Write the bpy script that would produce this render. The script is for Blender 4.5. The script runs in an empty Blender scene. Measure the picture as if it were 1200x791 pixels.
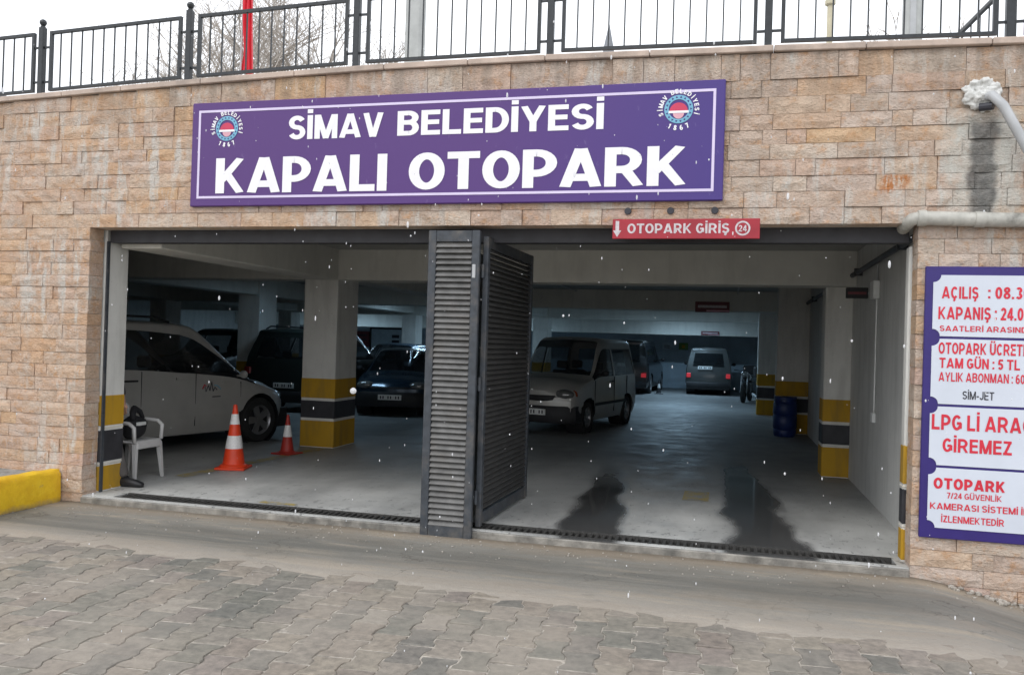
import bpy, math, random
from mathutils import Vector, Matrix, noise as mnoise
R = math.radians
S = bpy.context.scene
rnd = random.Random(7)

# ------------------------------------------------------------------ camera
cam_data = bpy.data.cameras.new('camera'); cam = bpy.data.objects.new('camera', cam_data)
S.collection.objects.link(cam); S.camera = cam
cam_data.sensor_width = 36.0; cam_data.sensor_fit = 'HORIZONTAL'
cam_data.lens = 990.27 / 1200 * 36
cam_data.clip_start = .05; cam_data.clip_end = 2000
cam.matrix_world = Matrix(((0.9687, -0.0280, 0.2467, -1.4026),
                           (0.2465, -0.0140, -0.9690, -7.1699),
                           (0.0304, 0.9995, -0.0069, 1.72),
                           (0, 0, 0, 1)))
S.render.resolution_x = 1024; S.render.resolution_y = 674
# ------------------------------------------------------------------ sky and sun (overcast, light sleet)
world = bpy.data.worlds.new('World'); S.world = world; world.use_nodes = True
wn = world.node_tree; wn.nodes.clear()
w_out = wn.nodes.new('ShaderNodeOutputWorld'); w_bg = wn.nodes.new('ShaderNodeBackground')
w_sky = wn.nodes.new('ShaderNodeTexSky'); w_sky.sky_type = 'NISHITA'; w_sky.sun_disc = False
w_sky.sun_elevation = R(48); w_sky.sun_rotation = R(205)
w_mix = wn.nodes.new('ShaderNodeMix'); w_mix.data_type = 'RGBA'; w_mix.inputs[0].default_value = .93
w_no = wn.nodes.new('ShaderNodeTexNoise'); w_no.inputs['Scale'].default_value = 2.2; w_no.inputs['Detail'].default_value = 4
w_cr = wn.nodes.new('ShaderNodeValToRGB')
w_cr.color_ramp.elements[0].position = .35; w_cr.color_ramp.elements[0].color = (9.0, 9.3, 9.8, 1)
w_cr.color_ramp.elements[1].position = .7; w_cr.color_ramp.elements[1].color = (10.2, 10.4, 10.7, 1)
wn.links.new(w_no.outputs['Fac'], w_cr.inputs['Fac'])
wn.links.new(w_sky.outputs[0], w_mix.inputs[6]); wn.links.new(w_cr.outputs[0], w_mix.inputs[7])
wn.links.new(w_mix.outputs[2], w_bg.inputs['Color']); w_bg.inputs['Strength'].default_value = .11
wn.links.new(w_bg.outputs[0], w_out.inputs['Surface'])
sun_d = bpy.data.lights.new('sun', 'SUN'); sun_d.energy = .55; sun_d.angle = R(25); sun_d.color = (1, .97, .93)
sun = bpy.data.objects.new('sun', sun_d); S.collection.objects.link(sun)
sun.rotation_euler = (R(42), 0, R(-25))
S.view_settings.view_transform = 'Standard'; S.view_settings.look = 'None'
S.view_settings.exposure = 0.62; S.view_settings.gamma = 1.0; S.view_settings.use_curve_mapping = False

# ------------------------------------------------------------------ helpers
COL = S.collection
def tag(o, label=None, cat=None, group=None, kind=None):
    if label: o['label'] = label
    if cat: o['category'] = cat
    if group: o['group'] = group
    if kind: o['kind'] = kind
    return o
def empty(name, loc=(0, 0, 0), rz=0, label=None, cat=None, group=None):
    o = bpy.data.objects.new(name, None); COL.objects.link(o)
    o.location = loc; o.rotation_euler = (0, 0, rz); o.empty_display_size = .1
    return tag(o, label, cat, group)
def link(name, me, parent=None, loc=None, rot=None, scale=None):
    o = bpy.data.objects.new(name, me); COL.objects.link(o)
    if parent: o.parent = parent
    if loc is not None: o.location = loc
    if rot is not None: o.rotation_euler = rot
    if scale is not None: o.scale = scale
    return o
def copy_tree(o, parent=None):
    c = o.copy(); COL.objects.link(c); c.parent = parent
    for ch in [x for x in bpy.data.objects if x.parent == o]: copy_tree(ch, c)
    return c

class MB:
    def __init__(s): s.v = []; s.f = []
    def add(s, vs, fs):
        n = len(s.v); s.v += [tuple(v) for v in vs]; s.f += [tuple(i + n for i in f) for f in fs]; return s
    def box(s, x0, y0, z0, x1, y1, z1):
        return s.add([(x0,y0,z0),(x1,y0,z0),(x1,y1,z0),(x0,y1,z0),(x0,y0,z1),(x1,y0,z1),(x1,y1,z1),(x0,y1,z1)],
                     [(0,3,2,1),(4,5,6,7),(0,1,5,4),(1,2,6,5),(2,3,7,6),(3,0,4,7)])
    def bbox(s, x0, y0, z0, x1, y1, z1, b=.01):
        # chamfered box (all twelve edges)
        X = (x0, x1); Y = (y0, y1); Z = (z0, z1); vs = []; idx = {}
        for i in (0, 1):
            for j in (0, 1):
                for k in (0, 1):
                    sx, sy, sz = (1, -1)[i], (1, -1)[j], (1, -1)[k]
                    for a, p in enumerate(((X[i], Y[j]+sy*b, Z[k]+sz*b), (X[i]+sx*b, Y[j], Z[k]+sz*b), (X[i]+sx*b, Y[j]+sy*b, Z[k]))):
                        idx[i, j, k, a] = len(vs); vs.append(p)
        I = lambda *q: idx[q]
        F = []
        F.append((I(0,0,0,0), I(0,0,1,0), I(0,1,1,0), I(0,1,0,0))); F.append((I(1,0,0,0), I(1,1,0,0), I(1,1,1,0), I(1,0,1,0)))
        F.append((I(0,0,0,1), I(1,0,0,1), I(1,0,1,1), I(0,0,1,1))); F.append((I(0,1,0,1), I(0,1,1,1), I(1,1,1,1), I(1,1,0,1)))
        F.append((I(0,0,0,2), I(0,1,0,2), I(1,1,0,2), I(1,0,0,2))); F.append((I(0,0,1,2), I(1,0,1,2), I(1,1,1,2), I(0,1,1,2)))
        for i in (0, 1):
            for j in (0, 1): F.append((I(i,j,0,0), I(i,j,1,0), I(i,j,1,1), I(i,j,0,1)))
            for k in (0, 1): F.append((I(i,0,k,0), I(i,1,k,0), I(i,1,k,2), I(i,0,k,2)))
        for j in (0, 1):
            for k in (0, 1): F.append((I(0,j,k,1), I(1,j,k,1), I(1,j,k,2), I(0,j,k,2)))
        for i in (0, 1):
            for j in (0, 1):
                for k in (0, 1): F.append((I(i,j,k,0), I(i,j,k,1), I(i,j,k,2)))
        c = Vector(((x0+x1)/2, (y0+y1)/2, (z0+z1)/2)); G = []
        for f in F:
            a, bb, cc = (Vector(vs[q]) for q in f[:3]); n = (bb-a).cross(cc-a)
            m = sum((Vector(vs[q]) for q in f), Vector())/len(f)
            G.append(f if n.dot(m-c) > 0 else f[::-1])
        return s.add(vs, G)
    def tube(s, pts, r, n=10, cap=True):
        pts = [Vector(p) for p in pts]; rs = r if isinstance(r, (list, tuple)) else [r]*len(pts)
        base = len(s.v); up = None
        for i, p in enumerate(pts):
            d = (pts[min(i+1, len(pts)-1)] - pts[max(i-1, 0)]).normalized()
            if up is None:
                up = Vector((0, 0, 1)) if abs(d.z) < .9 else Vector((1, 0, 0))
            a = d.cross(up).normalized(); b = a.cross(d).normalized(); up = b
            for k in range(n):
                t = 2*math.pi*k/n; s.v.append(tuple(p + (a*math.cos(t) + b*math.sin(t))*rs[i]))
        for i in range(len(pts)-1):
            for k in range(n):
                q = base+i*n; s.f.append((q+k, q+n+k, q+n+(k+1) % n, q+(k+1) % n))
        if cap:
            s.f.append(tuple(base+k for k in range(n))); s.f.append(tuple(base+(len(pts)-1)*n+k for k in reversed(range(n))))
        return s
    def lathe(s, prof, n=24, c=(0, 0, 0), axis='z'):
        base = len(s.v)
        for r, h in prof:
            for k in range(n):
                t = 2*math.pi*k/n; a, b = r*math.cos(t), r*math.sin(t)
                p = (a, b, h) if axis == 'z' else ((a, h, b) if axis == 'y' else (h, a, b))
                s.v.append((p[0]+c[0], p[1]+c[1], p[2]+c[2]))
        for i in range(len(prof)-1):
            for k in range(n):
                q = base+i*n; f = (q+k, q+(k+1) % n, q+n+(k+1) % n, q+n+k)
                s.f.append(f if axis == 'z' else f[::-1])
        return s
    def prism(s, poly, y0, y1):
        # polygon in (x,z), extruded along y
        n = len(poly); base = len(s.v)
        for y in (y0, y1):
            for x, z in poly: s.v.append((x, y, z))
        s.f.append(tuple(base+i for i in range(n))); s.f.append(tuple(base+n+i for i in reversed(range(n))))
        for i in range(n):
            j = (i+1) % n; s.f.append((base+i, base+n+i, base+n+j, base+j))
        return s
    def sphere(s, c, r, n=10, m=6, sc=(1, 1, 1)):
        base = len(s.v)
        for i in range(m+1):
            ph = math.pi*i/m
            for k in range(n):
                t = 2*math.pi*k/n
                s.v.append((c[0]+r*sc[0]*math.sin(ph)*math.cos(t), c[1]+r*sc[1]*math.sin(ph)*math.sin(t), c[2]+r*sc[2]*math.cos(ph)))
        for i in range(m):
            for k in range(n):
                q = base+i*n; s.f.append((q+k, q+n+k, q+n+(k+1) % n, q+(k+1) % n))
        return s
    def mesh(s, name, mat, smooth=False, angle=None):
        me = bpy.data.meshes.new(name); me.from_pydata(s.v, [], s.f); me.validate(); me.update()
        if mat: me.materials.append(mat)
        if smooth:
            for p in me.polygons: p.use_smooth = True
            if angle: me.set_sharp_from_angle(angle=R(angle))
        return me
    def build(s, name, mat, parent=None, smooth=False, angle=None, **kw):
        return link(name, s.mesh(name, mat, smooth, angle), parent, **kw)

# ------------------------------------------------------------------ materials
class NT:
    def __init__(s, name):
        s.m = bpy.data.materials.new(name); s.m.use_nodes = True; s.t = s.m.node_tree
        s.b = s.t.nodes['Principled BSDF']
    def n(s, typ, ins=None, **kw):
        q = s.t.nodes.new(typ)
        for k, v in kw.items(): setattr(q, k, v)
        for k, v in (ins or {}).items():
            if hasattr(v, 'links') or isinstance(v, bpy.types.NodeSocket): s.t.links.new(v, q.inputs[k])
            else: q.inputs[k].default_value = v
        return q
    def noise(s, vec, scale, detail=4, rough=.55, mult=None):
        if mult: vec = s.n('ShaderNodeVectorMath', {0: vec, 1: mult}, operation='MULTIPLY').outputs[0]
        return s.n('ShaderNodeTexNoise', {'Vector': vec, 'Scale': scale, 'Detail': detail, 'Roughness': rough}).outputs['Fac']
    def ramp(s, fac, stops, interp='LINEAR'):
        q = s.n('ShaderNodeValToRGB', {'Fac': fac}); e = q.color_ramp.elements; q.color_ramp.interpolation = interp
        while len(e) < len(stops): e.new(.5)
        for i, (p, c) in enumerate(stops):
            e[i].position = p; e[i].color = (*c, 1) if isinstance(c, (tuple, list)) else (c, c, c, 1)
        return q.outputs['Color']
    def mix(s, f, a, b, mode='MIX'):
        q = s.n('ShaderNodeMix', data_type='RGBA', blend_type=mode)
        for i, v in ((0, f), (6, a), (7, b)):
            if isinstance(v, bpy.types.NodeSocket): s.t.links.new(v, q.inputs[i])
            elif i == 0: q.inputs[0].default_value = v
            else: q.inputs[i].default_value = (*v, 1) if isinstance(v, (tuple, list)) else (v, v, v, 1)
        return q.outputs[2]
    def math(s, op, a, b=0.0, clamp=False):
        q = s.n('ShaderNodeMath', {0: a, 1: b}, operation=op, use_clamp=clamp); return q.outputs[0]
    def set(s, **kw):
        for k, v in kw.items():
            k = {'base': 'Base Color', 'rough': 'Roughness', 'metal': 'Metallic', 'coat': 'Coat Weight', 'spec': 'Specular IOR Level',
                 'ecol': 'Emission Color', 'estr': 'Emission Strength', 'sub': 'Subsurface Weight'}[k]
            if isinstance(v, bpy.types.NodeSocket): s.t.links.new(v, s.b.inputs[k])
            else: s.b.inputs[k].default_value = (*v, 1) if isinstance(v, (tuple, list)) and len(v) == 3 else v
        return s
    def bump(s, h, strength=.4, dist=.02):
        q = s.n('ShaderNodeBump', {'Height': h, 'Strength': strength, 'Distance': dist}); s.t.links.new(q.outputs[0], s.b.inputs['Normal']); return s
    @property
    def pos(s): return s.n('ShaderNodeNewGeometry').outputs['Position']
    @property
    def obj(s): return s.n('ShaderNodeTexCoord').outputs['Object']
    def rand(s):
        a = s.n('ShaderNodeObjectInfo').outputs['Random']; b = s.n('ShaderNodeNewGeometry').outputs['Random Per Island']
        return s.math('FRACT', s.math('ADD', a, b))

def plain(name, base, rough=.6, metal=0, var=.12, scale=6, bump=.0, bscale=60, coat=0, spec=.5, dirt=None):
    t = NT(name); p = t.pos
    n = t.noise(p, scale, 5, .6)
    lo = tuple(c*(1-var) for c in base); hi = tuple(min(1, c*(1+var)) for c in base)
    c = t.ramp(n, [(.3, lo), (.7, hi)])
    if dirt:
        n2 = t.noise(p, scale*.37, 6, .65)
        c = t.mix(t.ramp(n2, [(.5, 0.0), (.7, .8)]), c, dirt)
    t.set(base=c, rough=rough, metal=metal, coat=coat, spec=spec)
    if bump: t.bump(t.noise(p, bscale, 4), bump, .01)
    return t.m

def mat_stone():
    t = NT('ledger_stone'); p = t.pos; r = t.rand()
    base = t.ramp(r, [(0, (.63, .46, .36)), (.14, (.66, .52, .42)), (.3, (.59, .48, .39)), (.44, (.70, .585, .48)), (.56, (.66, .47, .325)),
                      (.68, (.62, .50, .42)), (.8, (.71, .585, .49)), (.92, (.66, .45, .27)), (1, (.64, .475, .40))])
    r2 = t.math('MULTIPLY', r, 97.0)
    vec = t.n('ShaderNodeVectorMath', {0: p, 1: t.n('ShaderNodeCombineXYZ', {'X': r2, 'Y': r2, 'Z': r2}).outputs[0]}, operation='ADD').outputs[0]
    n1 = t.noise(vec, 5.5, 6, .65, (1, 1, 2.2))
    c = t.mix(1.0, base, t.ramp(n1, [(.25, (.74, .66, .60)), (.5, (1, 1, 1)), (.75, (1.14, 1.17, 1.18))]), 'MULTIPLY')
    n2 = t.noise(vec, 11, 5, .7)
    c = t.mix(t.ramp(n2, [(.52, 0.0), (.68, .7)]), c, (.60, .33, .16))         # iron staining inside some stones
    n4 = t.noise(p, 1.1, 4, .6)
    c = t.mix(t.math('MULTIPLY', t.ramp(n4, [(.45, 0.0), (.65, 1.0)]), t.ramp(t.noise(vec, 26, 4, .7), [(.4, 0.0), (.7, .38)])), c, (.24, .22, .20))
    x, y, z = (t.n('ShaderNodeSeparateXYZ', {0: p}).outputs[i] for i in range(3))
    pits = t.noise(vec, 42, 5, .75, (1, 1, 1.6))
    c = t.mix(1.0, c, t.ramp(pits, [(.28, (.66, .61, .57)), (.44, (1.03, 1.02, 1.02)), (.7, (1.15, 1.13, 1.13))]), 'MULTIPLY')
    # grime washed down from under the coping
    run = t.math('MULTIPLY', t.n('ShaderNodeMapRange', {'Value': z, 'From Min': 3.55, 'From Max': 4.15}).outputs[0], t.ramp(t.noise(p, 5.0, 6, .7, (1, 1, .14)), [(.42, 0.0), (.62, .62)]))
    c = t.mix(run, c, (.25, .215, .18))
    warm = t.n('ShaderNodeMapRange', {'Value': x, 'From Min': -4.5, 'From Max': -8.5}).outputs[0]
    c = t.mix(t.math('MULTIPLY', warm, t.ramp(t.noise(p, 3.5, 6, .7, (1, 1, 2.4)), [(.40, 0.0), (.62, .55)])), c, (.64, .38, .22))
    # lime runs: white streaks that trickle down the face
    st = t.noise(p, 7.0, 5, .7, (1.0, 1, .16)); bl = t.noise(p, .75, 3, .5)
    lime = t.math('MULTIPLY', t.ramp(st, [(.50, 0.0), (.60, .9)]), t.ramp(bl, [(.44, 0.0), (.54, 1.0)]))
    lime = t.math('MULTIPLY', lime, t.ramp(t.noise(p, 30, 4, .7), [(.3, .35), (.6, 1.0)]))
    c = t.mix(lime, c, (.70, .67, .62))
    # dark water stain and lime border beneath the pipe outlet
    def band(v, a, b, soft):
        u = t.n('ShaderNodeMapRange', {'Value': v, 'From Min': a-soft, 'From Max': a+soft}, interpolation_type='SMOOTHSTEP').outputs[0]
        w = t.n('ShaderNodeMapRange', {'Value': v, 'From Min': b-soft, 'From Max': b+soft, 'To Min': 1.0, 'To Max': 0.0}, interpolation_type='SMOOTHSTEP').outputs[0]
        return t.math('MULTIPLY', u, w)
    wob = t.math('ADD', x, t.math('MULTIPLY', t.math('SUBTRACT', t.noise(p, 6, 4), .5), .16))
    zz = t.math('ADD', z, t.math('MULTIPLY', t.math('SUBTRACT', t.noise(p, 4, 4), .5), .2))
    lm = t.math('MULTIPLY', band(wob, .20, .72, .05), band(zz, 2.82, 3.62, .10))
    c = t.mix(t.math('MULTIPLY', lm, t.ramp(t.noise(p, 9, 5, .7, (1, 1, .5)), [(.35, .35), (.6, 1.0)])), c, (.68, .66, .60))
    dk = t.math('MULTIPLY', band(wob, .37, .55, .035), band(zz, 2.74, 3.56, .07))
    c = t.mix(t.math('MULTIPLY', dk, .86), c, t.ramp(t.noise(p, 20, 5, .7), [(.35, (.10, .10, .10)), (.7, (.24, .235, .22))]))
    rs = t.math('MULTIPLY', band(wob, -.25, -.05, .03), band(zz, 3.0, 3.12, .025))
    c = t.mix(t.math('MULTIPLY', rs, t.ramp(t.noise(p, 22, 4, .7, (1.6, 1, .5)), [(.40, 0.0), (.56, .9)])), c, (.56, .20, .05))
    t.set(base=c, rough=.88, spec=.25)
    h = t.math('ADD', t.noise(p, 38, 8, .7, (1, 1, 1.8)), t.math('MULTIPLY', t.noise(vec, 11, 4), .9))
    t.bump(h, 1.0, .032)
    return t.m
M_STONE = mat_stone()
M_MORTAR = plain('wall_mortar', (.52, .45, .38), .95, var=.25, bump=.4)
M_COPING = plain('coping_stone', (.50, .40, .335), .8, var=.2, scale=4, bump=.3, dirt=(.22, .19, .17))

def mat_paint_wall(name, base, dirt, amount=.5, z0=None):
    t = NT(name); p = t.pos
    n = t.noise(p, 2.2, 6, .6)
    c = t.ramp(n, [(.3, tuple(b*.88 for b in base)), (.7, base)])
    s = t.noise(p, 5, 5, .65, (1, 1, .18))
    c = t.mix(t.ramp(s, [(.48, 0.0), (.75, amount)]), c, dirt)
    s2 = t.noise(p, 22, 6, .7)
    c = t.mix(t.ramp(s2, [(.62, 0.0), (.74, .5)]), c, dirt)
    t.set(base=c, rough=.75, spec=.3); t.bump(t.noise(p, 45, 5), .15, .01)
    return t.m
M_PLASTER = mat_paint_wall('grey_white_plaster', (.72, .71, .67), (.36, .35, .32), .45)
M_SIDEW = mat_paint_wall('scuffed_wall_paint', (.64, .64, .62), (.30, .30, .29), .5)
M_BEAM = mat_paint_wall('beam_paint', (.66, .65, .60), (.38, .37, .34), .35)
M_CEIL = mat_paint_wall('ceiling_concrete', (.42, .42, .40), (.22, .22, .21), .5)
M_FARW = mat_paint_wall('pale_blue_wall_paint', (.44, .54, .62), (.28, .34, .39), .3)
M_YEL = mat_paint_wall('yellow_band_paint', (.52, .295, .022), (.22, .15, .05), .75)
M_BLK = plain('black_band_paint', (.03, .03, .035), .6, var=.3)
M_WHL = plain('white_band_line', (.66, .62, .54), .7)
M_STEEL = plain('dark_gate_steel', (.045, .052, .062), .5, var=.3, scale=14, dirt=(.12, .11, .10), spec=.45)
M_SLAT = plain('galvanised_slat', (.135, .133, .13), .5, metal=.0, var=.28, scale=10, dirt=(.14, .13, .12))
M_SLATD = plain('shaded_slat', (.05, .049, .048), .5, var=.28, scale=10, dirt=(.04, .04, .04))  # darker copy of the slat colour, the inward leaf's shade painted in
M_RAIL = plain('railing_paint', (.022, .026, .03), .45, var=.3, scale=20)
M_GRATE = plain('cast_iron_grate', (.05, .048, .045), .6, var=.4, scale=30)
M_PIT = plain('drain_pit', (.012, .012, .012), .9)

def mat_floor():
    t = NT('garage_floor_concrete'); p = t.pos
    x, y, z = (t.n('ShaderNodeSeparateXYZ', {0: p}).outputs[i] for i in range(3))
    n = t.noise(p, 1.3, 7, .62)
    c = t.ramp(n, [(.3, (.40, .40, .385)), (.52, (.52, .52, .50)), (.7, (.60, .60, .58))])
    # tyre grime in blotches; the floor colour also darkens further in
    sm = t.noise(p, .55, 5, .6, (1.5, .5, 1))
    c = t.mix(t.ramp(sm, [(.45, 0.0), (.68, .55)]), c, (.13, .13, .13))
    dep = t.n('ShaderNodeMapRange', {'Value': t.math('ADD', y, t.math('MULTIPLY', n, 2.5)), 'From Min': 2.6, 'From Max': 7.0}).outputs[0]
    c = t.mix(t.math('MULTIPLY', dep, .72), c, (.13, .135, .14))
    sc = t.noise(p, 9, 7, .75, (2.2, .7, 1))
    c = t.mix(t.ramp(sc, [(.60, 0.0), (.66, .65)]), c, (.12, .12, .12))
    sc2 = t.noise(p, 11, 5, .6, (1.4, .9, 1)); nr = t.n('ShaderNodeMapRange', {'Value': y, 'From Min': 1.4, 'From Max': .4}).outputs[0]
    c = t.mix(t.math('MULTIPLY', t.ramp(sc2, [(.60, 0.0), (.64, .7)]), nr), c, (.13, .13, .13))
    wobx = t.math('ADD', x, t.math('MULTIPLY', t.math('SUBTRACT', t.noise(p, 2.2, 3, .45, (1, .38, 1)), .5), .55))
    woby = t.math('ADD', y, t.math('MULTIPLY', t.math('SUBTRACT', t.noise(p, 2, 2, .5), .5), .25))
    def strip(xa, ya, xb, yb, w0, w1):
        f = t.n('ShaderNodeMapRange', {'Value': woby, 'From Min': ya, 'From Max': yb}).outputs[0]
        cx = t.math('ADD', xa, t.math('MULTIPLY', f, xb-xa)); w = t.math('ADD', w0, t.math('MULTIPLY', f, w1-w0))
        d = t.math('SUBTRACT', w, t.math('ABSOLUTE', t.math('SUBTRACT', wobx, cx)))
        a = t.n('ShaderNodeMapRange', {'Value': d, 'From Min': -.07, 'From Max': .09}, interpolation_type='SMOOTHSTEP').outputs[0]
        e = t.n('ShaderNodeMapRange', {'Value': woby, 'From Min': yb+.5, 'From Max': yb-2.2}).outputs[0]
        return t.math('MULTIPLY', a, e)
    wet = t.math('MAXIMUM', strip(-2.50, .1, -2.95, 4.8, .29, .12), strip(-1.0, .1, -1.28, 6.4, .37, .12))
    c = t.mix(wet, c, t.mix(.08, (.045, .045, .047), c))
    rg = t.ramp(t.noise(p, 2.5, 5), [(.3, .46), (.7, .68)])
    rg = t.mix(wet, rg, (.07, .07, .07))
    t.set(base=c, rough=rg, spec=.5)
    h = t.mix(wet, t.noise(p, 60, 5), (.5, .5, .5)); t.bump(h, .12, .006)
    return t.m
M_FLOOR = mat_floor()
def mat_apron():
    t = NT('apron_concrete'); p = t.pos
    a = t.noise(p, 1.6, 7, .65, (.35, 1.6, 1)); b = t.noise(p, 14, 6, .7)
    c = t.ramp(a, [(.30, (.175, .160, .135)), (.42, (.27, .24, .20)), (.52, (.245, .235, .21)), (.60, (.33, .29, .235)), (.70, (.40, .345, .275))])
    c = t.mix(t.ramp(b, [(.45, 0.0), (.75, .5)]), c, (.19, .175, .15))
    x, y, z = (t.n('ShaderNodeSeparateXYZ', {0: p}).outputs[i] for i in range(3))
    sand = t.n('ShaderNodeMapRange', {'Value': t.math('ADD', y, t.math('MULTIPLY', t.math('ADD', x, 3.0), .06)), 'From Min': -1.05, 'From Max': -1.55}).outputs[0]
    c = t.mix(t.math('MULTIPLY', sand, .6), c, t.ramp(b, [(.3, (.36, .31, .26)), (.7, (.46, .41, .35))]))
    edge = t.n('ShaderNodeMapRange', {'Value': t.math('ADD', y, t.math('MULTIPLY', b, .22)), 'From Min': -.25, 'From Max': .12}).outputs[0]
    c = t.mix(t.math('MULTIPLY', edge, .7), c, (.34, .26, .18))
    mid = t.n('ShaderNodeMapRange', {'Value': t.math('ABSOLUTE', t.math('ADD', y, t.math('ADD', .78, t.math('MULTIPLY', t.math('SUBTRACT', a, .5), .9)))), 'From Min': .45, 'From Max': .12}).outputs[0]
    c = t.mix(t.math('MULTIPLY', mid, t.ramp(t.noise(p, 3.2, 6, .7, (.22, 2.2, 1)), [(.32, .25), (.58, .95)])), c, (.150, .146, .13))
    vo = t.n('ShaderNodeTexVoronoi', {'Vector': t.n('ShaderNodeVectorMath', {0: p, 1: t.n('ShaderNodeTexNoise', {'Vector': p, 'Scale': 3.0, 'Detail': 5}).outputs['Color']}, operation='ADD').outputs[0], 'Scale': .75}, feature='DISTANCE_TO_EDGE').outputs['Distance']
    c = t.mix(t.math('MULTIPLY', t.ramp(vo, [(.0, .8), (.010, 0.0)]), t.ramp(t.noise(p, .9, 2), [(.45, 0.0), (.6, 1.0)])), c, (.08, .07, .06))
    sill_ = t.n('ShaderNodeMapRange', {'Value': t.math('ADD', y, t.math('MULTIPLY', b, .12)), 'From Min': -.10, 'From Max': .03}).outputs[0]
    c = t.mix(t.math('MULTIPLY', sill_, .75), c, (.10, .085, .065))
    spot = t.noise(p, 2.3, 5, .7)
    c = t.mix(t.ramp(spot, [(.6, 0.0), (.72, .5)]), c, (.16, .15, .13))
    t.set(base=c, rough=t.ramp(a, [(.3, .55), (.7, .85)]), spec=.4)
    t.bump(t.math('ADD', t.noise(p, 40, 6, .7), t.noise(p, 8, 4, .6, (.4, 1.8, 1))), .55, .012)
    return t.m
M_APRON = mat_apron()
def mat_paver():
    t = NT('weathered_paver'); p = t.pos; r = t.rand()
    c = t.ramp(r, [(0, (.235, .205, .18)), (.25, (.28, .25, .21)), (.42, (.175, .175, .155)), (.6, (.30, .265, .23)), (.75, (.165, .165, .15)), (.9, (.24, .21, .19)), (1, (.31, .285, .25))])
    n = t.noise(p, 16, 6, .7)
    c = t.mix(1.0, c, t.ramp(n, [(.3, (.62, .62, .62)), (.7, (1.25, 1.22, 1.18))]), 'MULTIPLY')
    d = t.noise(p, 1.1, 5, .6)
    # dust and dried mud lying over the paving
    c = t.mix(t.math('MULTIPLY', t.ramp(d, [(.42, 0.0), (.66, .8)]), t.ramp(t.noise(p, 7, 6, .7), [(.3, .3), (.65, 1.0)])), c, (.32, .285, .24))
    t.set(base=c, rough=t.ramp(d, [(.3, .5), (.65, .85)]), spec=.4); t.bump(t.noise(p, 70, 6, .75), .6, .006)
    return t.m
M_PAVER = mat_paver()
def mat_bed():
    t = NT('joint_sand'); p = t.pos
    n = t.noise(p, 9, 6, .7)
    t.set(base=t.ramp(n, [(.33, (.10, .09, .08)), (.58, (.44, .40, .345))]), rough=.95); t.bump(n, .4, .01); return t.m
M_BED = mat_bed()
M_STREET = plain('street_concrete', (.26, .24, .21), .85, var=.2, scale=2, bump=.3)
def mat_kerb():
    t = NT('yellow_kerb_paint'); p = t.pos
    n = t.noise(p, 5, 6, .65)
    c = t.ramp(n, [(.3, (.66, .38, .01)), (.55, (.78, .50, .015)), (.75, (.84, .58, .03))])
    x, y, z = (t.n('ShaderNodeSeparateXYZ', {0: p}).outputs[i] for i in range(3))
    low = t.n('ShaderNodeMapRange', {'Value': t.math('ADD', z, t.math('MULTIPLY', t.noise(p, 8, 5, .7), .12)), 'From Min': .12, 'From Max': .04}).outputs[0]
    c = t.mix(low, c, (.28, .22, .14))
    c = t.mix(t.ramp(t.noise(p, 18, 6, .7), [(.62, 0.0), (.72, .7)]), c, (.40, .30, .14))
    t.set(base=c, rough=.6); t.bump(t.noise(p, 14, 6, .7), .6, .015); return t.m
M_KERB = mat_kerb()
M_SIGN = None
def mat_sign():
    t = NT('purple_sign_vinyl'); p = t.pos
    x = t.n('ShaderNodeSeparateXYZ', {0: p}).outputs[0]
    c = t.ramp(t.n('ShaderNodeMapRange', {'Value': x, 'From Min': -6.5, 'From Max': -1.4}).outputs[0], [(0, (.080, .025, .165)), (.6, (.078, .026, .175)), (1, (.050, .025, .20))])
    n = t.noise(p, 12, 6, .7, (1, 1, .4))
    c = t.mix(t.ramp(n, [(.64, 0.0), (.78, .5)]), c, (.26, .22, .38))
    t.set(base=c, rough=.42, spec=.5, coat=.0); t.bump(t.noise(p, 3, 3), .08, .02); return t.m
M_SIGN = mat_sign()
M_WHITE = plain('white_lettering', (.84, .83, .86), .5, var=.03)
M_LILAC = plain('pale_lilac_line', (.66, .58, .78), .5, var=.05)
M_NAVY = plain('navy_board_border', (.026, .013, .15), .4, var=.08)
M_BOARD = plain('white_board_face', (.60, .64, .72), .45, var=.05, scale=3)
M_REDT = plain('red_lettering', (.62, .02, .045), .5, var=.08)
M_BLKT = plain('black_lettering', (.03, .03, .04), .5)
M_REDS = plain('red_plate_sign', (.34, .015, .03), .45, var=.15)
M_REDD = plain('dull_red_plate', (.16, .03, .04), .5, var=.2)
M_GREYT = plain('worn_grey_lettering', (.55, .50, .52), .5, var=.25, scale=30)
M_EMB = plain('emblem_blue', (.17, .42, .58), .5); M_EMR = plain('emblem_red', (.55, .04, .10), .5); M_EMP = plain('emblem_pink', (.70, .38, .45), .5)
M_PIPE = plain('grimy_white_pipe', (.44, .43, .39), .5, var=.18, scale=13, dirt=(.08, .075, .065))
M_PIPEG = plain('grey_plastic_pipe', (.42, .43, .44), .4, var=.1)
M_FOAM = plain('white_expanding_foam', (.62, .62, .60), .9, var=.12, scale=20, bump=.5, bscale=50)
M_ORANGE = plain('cone_orange', (.78, .06, .015), .45, var=.1); M_CONER = plain('cone_dull_red', (.40, .03, .02), .5, var=.15)
M_REFL = plain('reflective_white_band', (.82, .80, .78), .35, var=.1, scale=60)
M_PLAST = plain('white_chair_plastic', (.58, .57, .56), .4, var=.06)
M_BAG = plain('black_bag_fabric', (.015, .015, .018), .8, var=.3, bump=.3)
M_BLUEB = plain('blue_barrel_plastic', (.010, .028, .13), .45, var=.2)
M_GLASS = NT('dark_car_glass').set(base=(.012, .014, .016), rough=.05, spec=.7).m
M_GLASS.node_tree.nodes['Principled BSDF'].inputs['Alpha'].default_value = .62
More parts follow.
